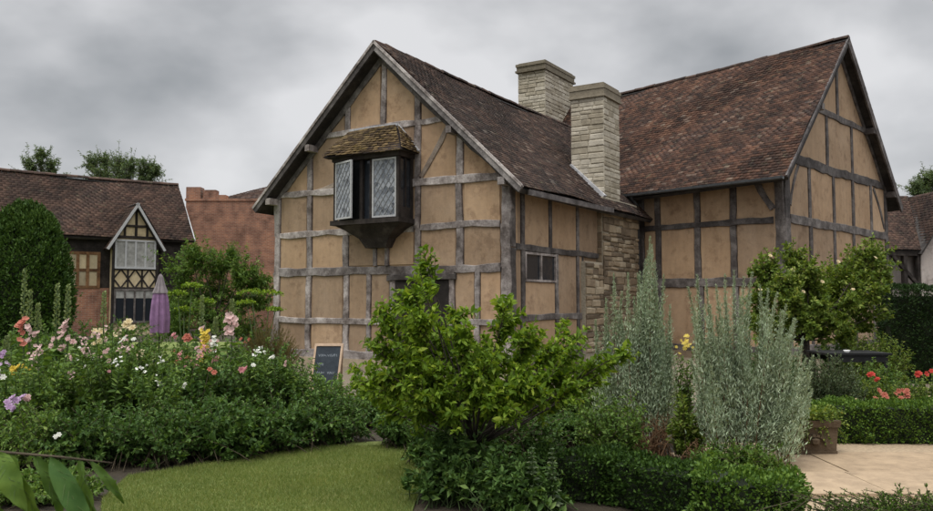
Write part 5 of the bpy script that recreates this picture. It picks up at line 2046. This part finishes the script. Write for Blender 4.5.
# ------------------------------------------------------------------ box hedges
bush('leafy_undergrowth', 'rounded green shrub right of the fruit tree, before the plumes', 'shrub', bx(610, 7.6), (.42, .35), hz(392, 7.6), 120, 44, .06, .03, 'mid', zc=.4)
hedge('box_hedge', 'dark clipped box hedge running below the plume plants', [(0.55, 6.55), (1.22, 6.35), (1.72, 5.75)], .42, .36, 'boxdark', 5200, .034, .02, 'clipped box hedges')
hedge('box_hedge', 'bright clipped box hedge at the near corner of the paved court', [(1.62, 5.50), (2.16, 5.20)], .52, .43, 'box', 6000, .034, .02, 'clipped box hedges', lumps=.05)
bush('box_sprigs', 'loose bright green sprigs along the near edge of the paved court', 'plant', (2.75, 4.95), (.95, .22), .42, 520, 44, .032, .014, 'box', zc=.1, spread=.5, ang=40, pointed=.2)
hedge('box_hedge', 'long clipped box hedge along the far side of the paved court', [(3.35, 9.05), (8.2, 8.75)], .5, .43, 'box', 4200, .036, .02, 'clipped box hedges')

# ------------------------------------------------------------------ paved court
M['slab'] = m_stone('sandstone_slab', [(0.0, (.33, .245, .16)), (.5, (.36, .27, .18)), (1.0, (.39, .295, .20))])
court = MB().add([(1.95, 5.0, .006), (9, 4.0, .006), (9, 8.6, .006), (2.6, 8.85, .006)], [(0, 1, 2, 3)]).build('paved_court', m_flat('joint_sand', (.31, .235, .155), .95, .2, 30))
tag(court, kind='structure')
y = 4.55
while y < 8.75:
    d_ = random.uniform(.7, 1.0)
    x = 1.9 + random.uniform(0, .5)
    while x < 8.6:
        w_ = random.uniform(.8, 1.5)
        if y + d_ < 8.80 and not (x < 2.4 and y < 5.6):
            g_ = .0025
            z_ = .030 + random.uniform(-.004, .004)
            mb = MB()
            vs = [(x + g_, y + g_, 0.004), (x + w_ - g_, y + g_, 0.004), (x + w_ - g_, y + d_ - g_, 0.004), (x + g_, y + d_ - g_, 0.004)]
            top = [(x + g_ * 2, y + g_ * 2, z_), (x + w_ - g_ * 2, y + g_ * 2, z_ + random.uniform(-.003, .003)), (x + w_ - g_ * 2, y + d_ - g_ * 2, z_), (x + g_ * 2, y + d_ - g_ * 2, z_)]
            mb.hexa(vs + top).build('paving_slab', M['slab'], court)
        x += w_
    y += d_

# planter
pc = at_y(803, 300, 8.25)
pl = thing('stone_planter', 'carved stone planter with trailing leaves at the edge of the paved court', 'planter', (pc.x, pc.y, .03))
M['terracotta'] = m_stone('planter_stone', [(0, (.10, .072, .046)), (1, (.135, .098, .064))], False)
zt_ = .37
def rbox(w0, d0, z0, w1, d1, z1):
    return [(pc.x - w0, pc.y - d0, z0), (pc.x + w0, pc.y - d0, z0), (pc.x + w0, pc.y + d0, z0), (pc.x - w0, pc.y + d0, z0),
            (pc.x - w1, pc.y - d1, z1), (pc.x + w1, pc.y - d1, z1), (pc.x + w1, pc.y + d1, z1), (pc.x - w1, pc.y + d1, z1)]
MB().hexa(rbox(.225, .18, .03, .24, .20, zt_ - .07)).build('bowl', M['terracotta'], pl)
MB().hexa(rbox(.255, .215, zt_ - .068, .265, .225, zt_)).build('rim', M['terracotta'], pl)
MB().hexa(rbox(.235, .19, .032, .235, .19, .06)).build('foot', M['terracotta'], pl)
mb = MB()
for k in range(9):
    a = math.pi * k / 8
    mb.bar((pc.x + .11 * math.cos(a), pc.y - .215, .13 + .09 * math.sin(a)), (pc.x + .11 * math.cos(a + .3), pc.y - .215, .13 + .09 * math.sin(a + .3)), .025, .025, (0, 1, 0))
mb.lathe((pc.x, pc.y - .20, .16), [(.0, -.045), (.045, -.02), (.05, .02), (.0, .045)], 8)
mb.build('relief', M['terracotta'], pl)
tp = thing('trailing_plant', 'trailing pale green plant spilling over the stone planter', 'plant', (pc.x, pc.y, zt_))
n = 190
s_ = np.stack([pc.x + rng.uniform(-.2, .2, n), pc.y + rng.uniform(-.16, .16, n), np.full(n, zt_ - .02)], 1)
an = rng.random(n) * 2 * math.pi
e_ = np.stack([pc.x + .44 * np.cos(an) * (.5 + .5 * rng.random(n)), pc.y + .34 * np.sin(an) * (.6 + .4 * rng.random(n)), zt_ + .10 - .36 * rng.random(n) ** 1.5], 1)
m_ = (s_ + e_) / 2; m_[:, 2] = zt_ + .1
V, F_ = shoots_leaves(s_, m_, e_, 24, .046, .03, .2, 55, .1, .5)
np_mesh('foliage', V, F_, ML['apple'], tp)
V, F_ = shoots_stems(s_, m_, e_, .003, .0015); np_mesh('stem', V, F_, M['stem'], tp)

# ------------------------------------------------------------------ right-hand garden
AY = 13.0
tb = at_y(806, 300, AY)
cl = px_clumps([(770, 262, 16), (792, 254, 16), (762, 285, 16), (785, 282, 20), (808, 270, 20), (765, 308, 14), (790, 308, 18), (815, 295, 22), (835, 280, 20), (850, 262, 18), (872, 250, 16), (880, 265, 14),
                (868, 275, 18), (845, 300, 20), (880, 290, 12), (862, 305, 16), (840, 320, 14), (815, 318, 14), (752, 300, 10), (885, 245, 8), (780, 328, 12), (757, 268, 12), (750, 320, 10), (800, 335, 12), (770, 340, 10), (865, 325, 14), (888, 310, 8), (758, 335, 10), (825, 335, 12), (848, 338, 12), (785, 318, 14), (760, 322, 12), (885, 275, 10)], AY, .5)
cl += px_clumps([(800, 318, 14), (820, 308, 16), (840, 322, 14), (790, 298, 14), (855, 300, 12), (812, 330, 10)], AY - .6, .15)
at_ = tree('apple_tree', 'small spreading apple tree before the corner of the main range', (tb.x, tb.y), 1.05, .075, cl, 'apple', .09, .052, 46, 24, tmpl=LEAF4, up=.5, t0=.1, fork=(tb.x - .02, tb.y, .95), r_shoot=.005, bow=.1, limb_k=.6, wild=.7)
for (px, py) in ((793, 270), (803, 292), (770, 256), (838, 262), (853, 290), (822, 282), (777, 296), (875, 258), (760, 290)):
    p = at_y(px, py, AY - .35)
    flower(at_, p, 'cream', .035, 'rose')
bush('dark_shrub', 'dark leafy shrub below the apple tree crown', 'shrub', bx(845, 13.4), (.6, .5), hz(318, 13.4), 130, 40, .09, .042, 'dark', zc=.6)
bush('green_shrub', 'soft green shrub right of the apple tree before the tall hedge', 'shrub', bx(874, 12.4), (.6, .4), hz(330, 12.4), 190, 50, .075, .03, 'apple', zc=.65)
bush('dark_shrub', 'dark shrub filling the gap behind the broad plume plant', 'shrub', bx(770, 12.8), (.8, .5), hz(345, 12.8), 150, 40, .09, .042, 'dark', zc=.4)
bush('grey_shrub', 'fine grey-green shrub at the left end of the far box hedge', 'shrub', bx(828, 9.75), (.46, .38), hz(350, 9.75), 360, 70, .06, .018, 'greygreen', zc=.4, ang=40, up=.3, bow=.1)
hedge('yew_hedge', 'tall dark clipped yew hedge at the right edge', [(gx(884, 15.5), 15.5), (gx(1150, 14.6), 14.6)], .9, hz(287, 15.3), 'yew', 1500, .075, .026, None)

# dark table
tx0, tx1, ty_ = gx(814, 11.6), gx(878, 11.6), 11.6
tb_ = thing('garden_table', 'black garden table behind the grey shrub and red roses', 'table', ((tx0 + tx1) / 2, ty_, 0))
tzt = hz(353, 11.3)
nb_ = 5
for i in range(nb_):
    MB().box(tx0, tx1, ty_ - .35 + i * .14, ty_ - .35 + i * .14 + .128, tzt - .03, tzt).build('slat', M['iron_and_shade'], tb_)
MB().box(tx0 + .05, tx1 - .05, ty_ - .33, ty_ - .29, tzt - .13, tzt - .032).build('apron', M['iron_and_shade'], tb_)
MB().box(tx0 + .05, tx1 - .05, ty_ + .27, ty_ + .31, tzt - .13, tzt - .032).build('apron', M['iron_and_shade'], tb_)
for x in (tx0 + .05, tx1 - .11):
    for y_ in (ty_ - .33, ty_ + .25):
        MB().box(x, x + .06, y_ + .002, y_ + .058, .0, tzt - .031).build('leg', M['iron_and_shade'], tb_)
dp = (gx(846, 11.3), 11.32, tzt)
ds = thing('dish', 'small white dish on the black garden table', 'dish', dp)
M['china'] = m_flat('china', (.75, .75, .73), .3, .05, 5, 0)
MB().lathe(dp, [(.0, .0), (.025, .0), (.03, .008), (.05, .04), (.046, .04), (.026, .012), (0, .010)], 16).build('bowl', M['china'], ds, smooth=True)

GR = 'rose bushes beyond the far box hedge'
rb1, _ = bush('rose_bush', 'rose bush with red blooms behind the far box hedge', 'rose bush', bx(880, 9.7), (.36, .25), hz(372, 9.7), 120, 26, .05, .03, 'apple', GR, zc=.45, stem_mat='stem')
rb2, _ = bush('rose_bush', 'rose bush with coral blooms at the right edge behind the far box hedge', 'rose bush', bx(922, 9.7), (.38, .25), hz(370, 9.7), 120, 26, .05, .03, 'apple', GR, zc=.45, stem_mat='stem')
bush('green_shrub', 'rounded green bush between the black table and the red roses', 'shrub', bx(878, 10.7), (.40, .3), hz(358, 10.7), 130, 44, .06, .03, 'mid', zc=.45)
bush('dark_shrub', 'dark green underplanting behind the red roses', 'shrub', bx(905, 10.3), (.9, .4), .62, 140, 36, .06, .03, 'dark', zc=.25)
cluster(rb1, at_y(871, 376, 9.5), 'red', 4, .03, .034); cluster(rb1, at_y(876, 380, 9.5), 'red', 2, .02, .03)
cluster(rb1, at_y(886, 394, 9.45), 'coral', 3, .03, .035); cluster(rb1, at_y(876, 402, 9.45), 'coral', 3, .03, .035)
cluster(rb2, at_y(918, 374, 9.5), 'red', 3, .03, .03); cluster(rb2, at_y(928, 371, 9.5), 'red', 3, .03, .03)
cluster(rb2, at_y(906, 388, 9.45), 'coral', 4, .035, .035); cluster(rb2, at_y(898, 396, 9.45), 'coral', 3, .03, .035)
cluster(rb2, at_y(930, 398, 9.45), 'cream', 2, .03, .03); cluster(rb1, at_y(858, 403, 9.45), 'cream', 2, .02, .03)

# ------------------------------------------------------------------ foreground branch with big leaves
FY = 1.95
fb = thing('leafy_branch', 'overhanging branch with large drooping leaves in the lower left corner', 'branch', (-1.5, FY, 0))
tw = [at_y(-60, 446, FY), at_y(0, 452, FY), at_y(60, 457, FY), at_y(112, 463, FY)]
st0 = [Vector((-1.5, FY, 0)), Vector((-1.47, FY, .6)), Vector((-1.40, FY, 1.05))]
MB().tube(st0 + tw, [.012, .011, .009, .006, .0035, .0028, .0015], 8).build('stem', M['twig'], fb, smooth=True)
M['big_leaf'] = None
def m_bigleaf():
    t = NT('big_leaf')
    n = t.noise(18, 4)
    a = t.ramp(n, [(.3, (.05, .10, .022)), (.7, (.10, .165, .036))])
    orr = t.ramp(t.objrand(), [(0, (.7, .85, .9)), (1, (1.35, 1.25, .9))])
    base = t.mix(.9, a, orr, 'MULTIPLY')
    t.col(base)
    t.p.inputs['Roughness'].default_value = .7
    t.p.inputs['Specular IOR Level'].default_value = .15
    tr = t.n('ShaderNodeBsdfTranslucent'); t.l(t.mix(1.0, base, (1.3, 1.3, .5), 'MULTIPLY'), tr.inputs['Color'])
    ms = t.n('ShaderNodeMixShader'); ms.inputs[0].default_value = .25
    t.l(t.p.outputs[0], ms.inputs[1]); t.l(tr.outputs[0], ms.inputs[2]); t.l(ms.outputs[0], t.out.inputs['Surface'])
    t.bump(t.noise(60, 3), .2, .002)
    return t.m
M['big_leaf'] = m_bigleaf()
M['vein'] = m_flat('vein', (.075, .12, .032), .7, .2)
def big_leaf(a, tip, w, roll, bulge=.02):
    a, tip = Vector(a), Vector(tip)
    ax = tip - a; ln_ = ax.length; ax.normalize()
    side = ax.cross(Vector((0, -1, 0))).normalized()
    nrm_ = side.cross(ax)
    side2 = side * math.cos(roll) + nrm_ * math.sin(roll)
    nr2 = side2.cross(ax)
    k = 12
    vs, fs = [], []
    for i in range(k + 1):
        x = i / k
        hw = w * (math.sin(math.pi * x ** .8) ** .85) * (1 + .03 * math.sin(x * 40)) if 0 < i < k else .0015
        cen = a + ax * (ln_ * x) + nr2 * (bulge * math.sin(math.pi * x)) + Vector((0, 0, -.01 * x * x))
        for j in range(-2, 3):
            f = j / 2
            vs.append(cen + side2 * (hw * f) + nr2 * (abs(f) * hw * .35 - .12 * hw * f * f + .006 * abs(f) * math.sin(x * 17 + f * 2 + a.x * 40)))
    for i in range(k):
        for j in range(4):
            q = i * 5 + j
            fs.append((q, q + 1, q + 6, q + 5))
    lf = MB().add(vs, fs).build('leaf', M['big_leaf'], fb, smooth=True)
    mb = MB().tube([a + nr2 * -.001, a + ax * (ln_ * .5) + nr2 * (bulge - .001), tip + Vector((0, 0, -.01))], [.0022, .0014, .0005], 5)
    for i in range(1, 9):
        for sg_ in (-1, 1):
            q0 = Vector(vs[i * 5 + 2]); q1 = Vector(vs[min(k, i + 2) * 5 + 2 + sg_ * 2]).lerp(q0, .12)
            mb.tube([q0 + nr2 * -.0004, q0.lerp(q1, .5) + nr2 * -.0006, q1], [.0008, .0006, .0003], 4)
    mb.build('midrib', M['vein'], lf)
    return lf
for (ax_, ay_, bx_, by_, w, roll, dy) in ((-2, 452, 27, 508, .036, .35, -.03), (10, 453, 56, 532, .030, -.25, .02), (-12, 451, 4, 512, .034, -.3, .03),
                                         (50, 457, 98, 540, .032, .45, -.02), (80, 460, 112, 532, .028, -.5, .03), (34, 455, 62, 515, .022, .9, .05), (90, 461, 124, 500, .014, .6, .05)):
    big_leaf(at_y(ax_, ay_, FY), at_y(bx_, by_, FY + dy), w * .8, roll)

# ------------------------------------------------------------------ grass of the lawn
poly = [(p.x, p.y) for p in LAWN]
n = 90000
P_ = []
xs = rng.uniform(-4.2, .2, n * 2); ys = rng.uniform(5.3, 8.6, n * 2)
ins = np.zeros(len(xs), dtype=bool)
j = len(poly) - 1
for i in range(len(poly)):
    xi, yi = poly[i]; xj, yj = poly[j]
    c_ = ((yi > ys) != (yj > ys)) & (xs < (xj - xi) * (ys - yi) / (yj - yi + 1e-12) + xi)
    ins ^= c_
    j = i
xs, ys = xs[ins], ys[ins]
n = len(xs)
P_ = np.stack([xs, ys, np.full(n, .011)], 1)
dv = rng.normal(0, .5, (n, 3)); dv[:, 2] = 1
ln_ = .022 + .03 * rng.random(n) * (.6 + .4 * np.sin(xs * 3) * np.sin(ys * 4))
V, F_ = leaf_mesh(P_, dv, rng.normal(size=(n, 3)), ln_, np.full(n, .0045), BLADE)
gr = np_mesh('grass', V, F_, ML['grass'])
tag(gr, 'short mown grass of the lawn in front of the flower border', 'grass', kind='stuff')
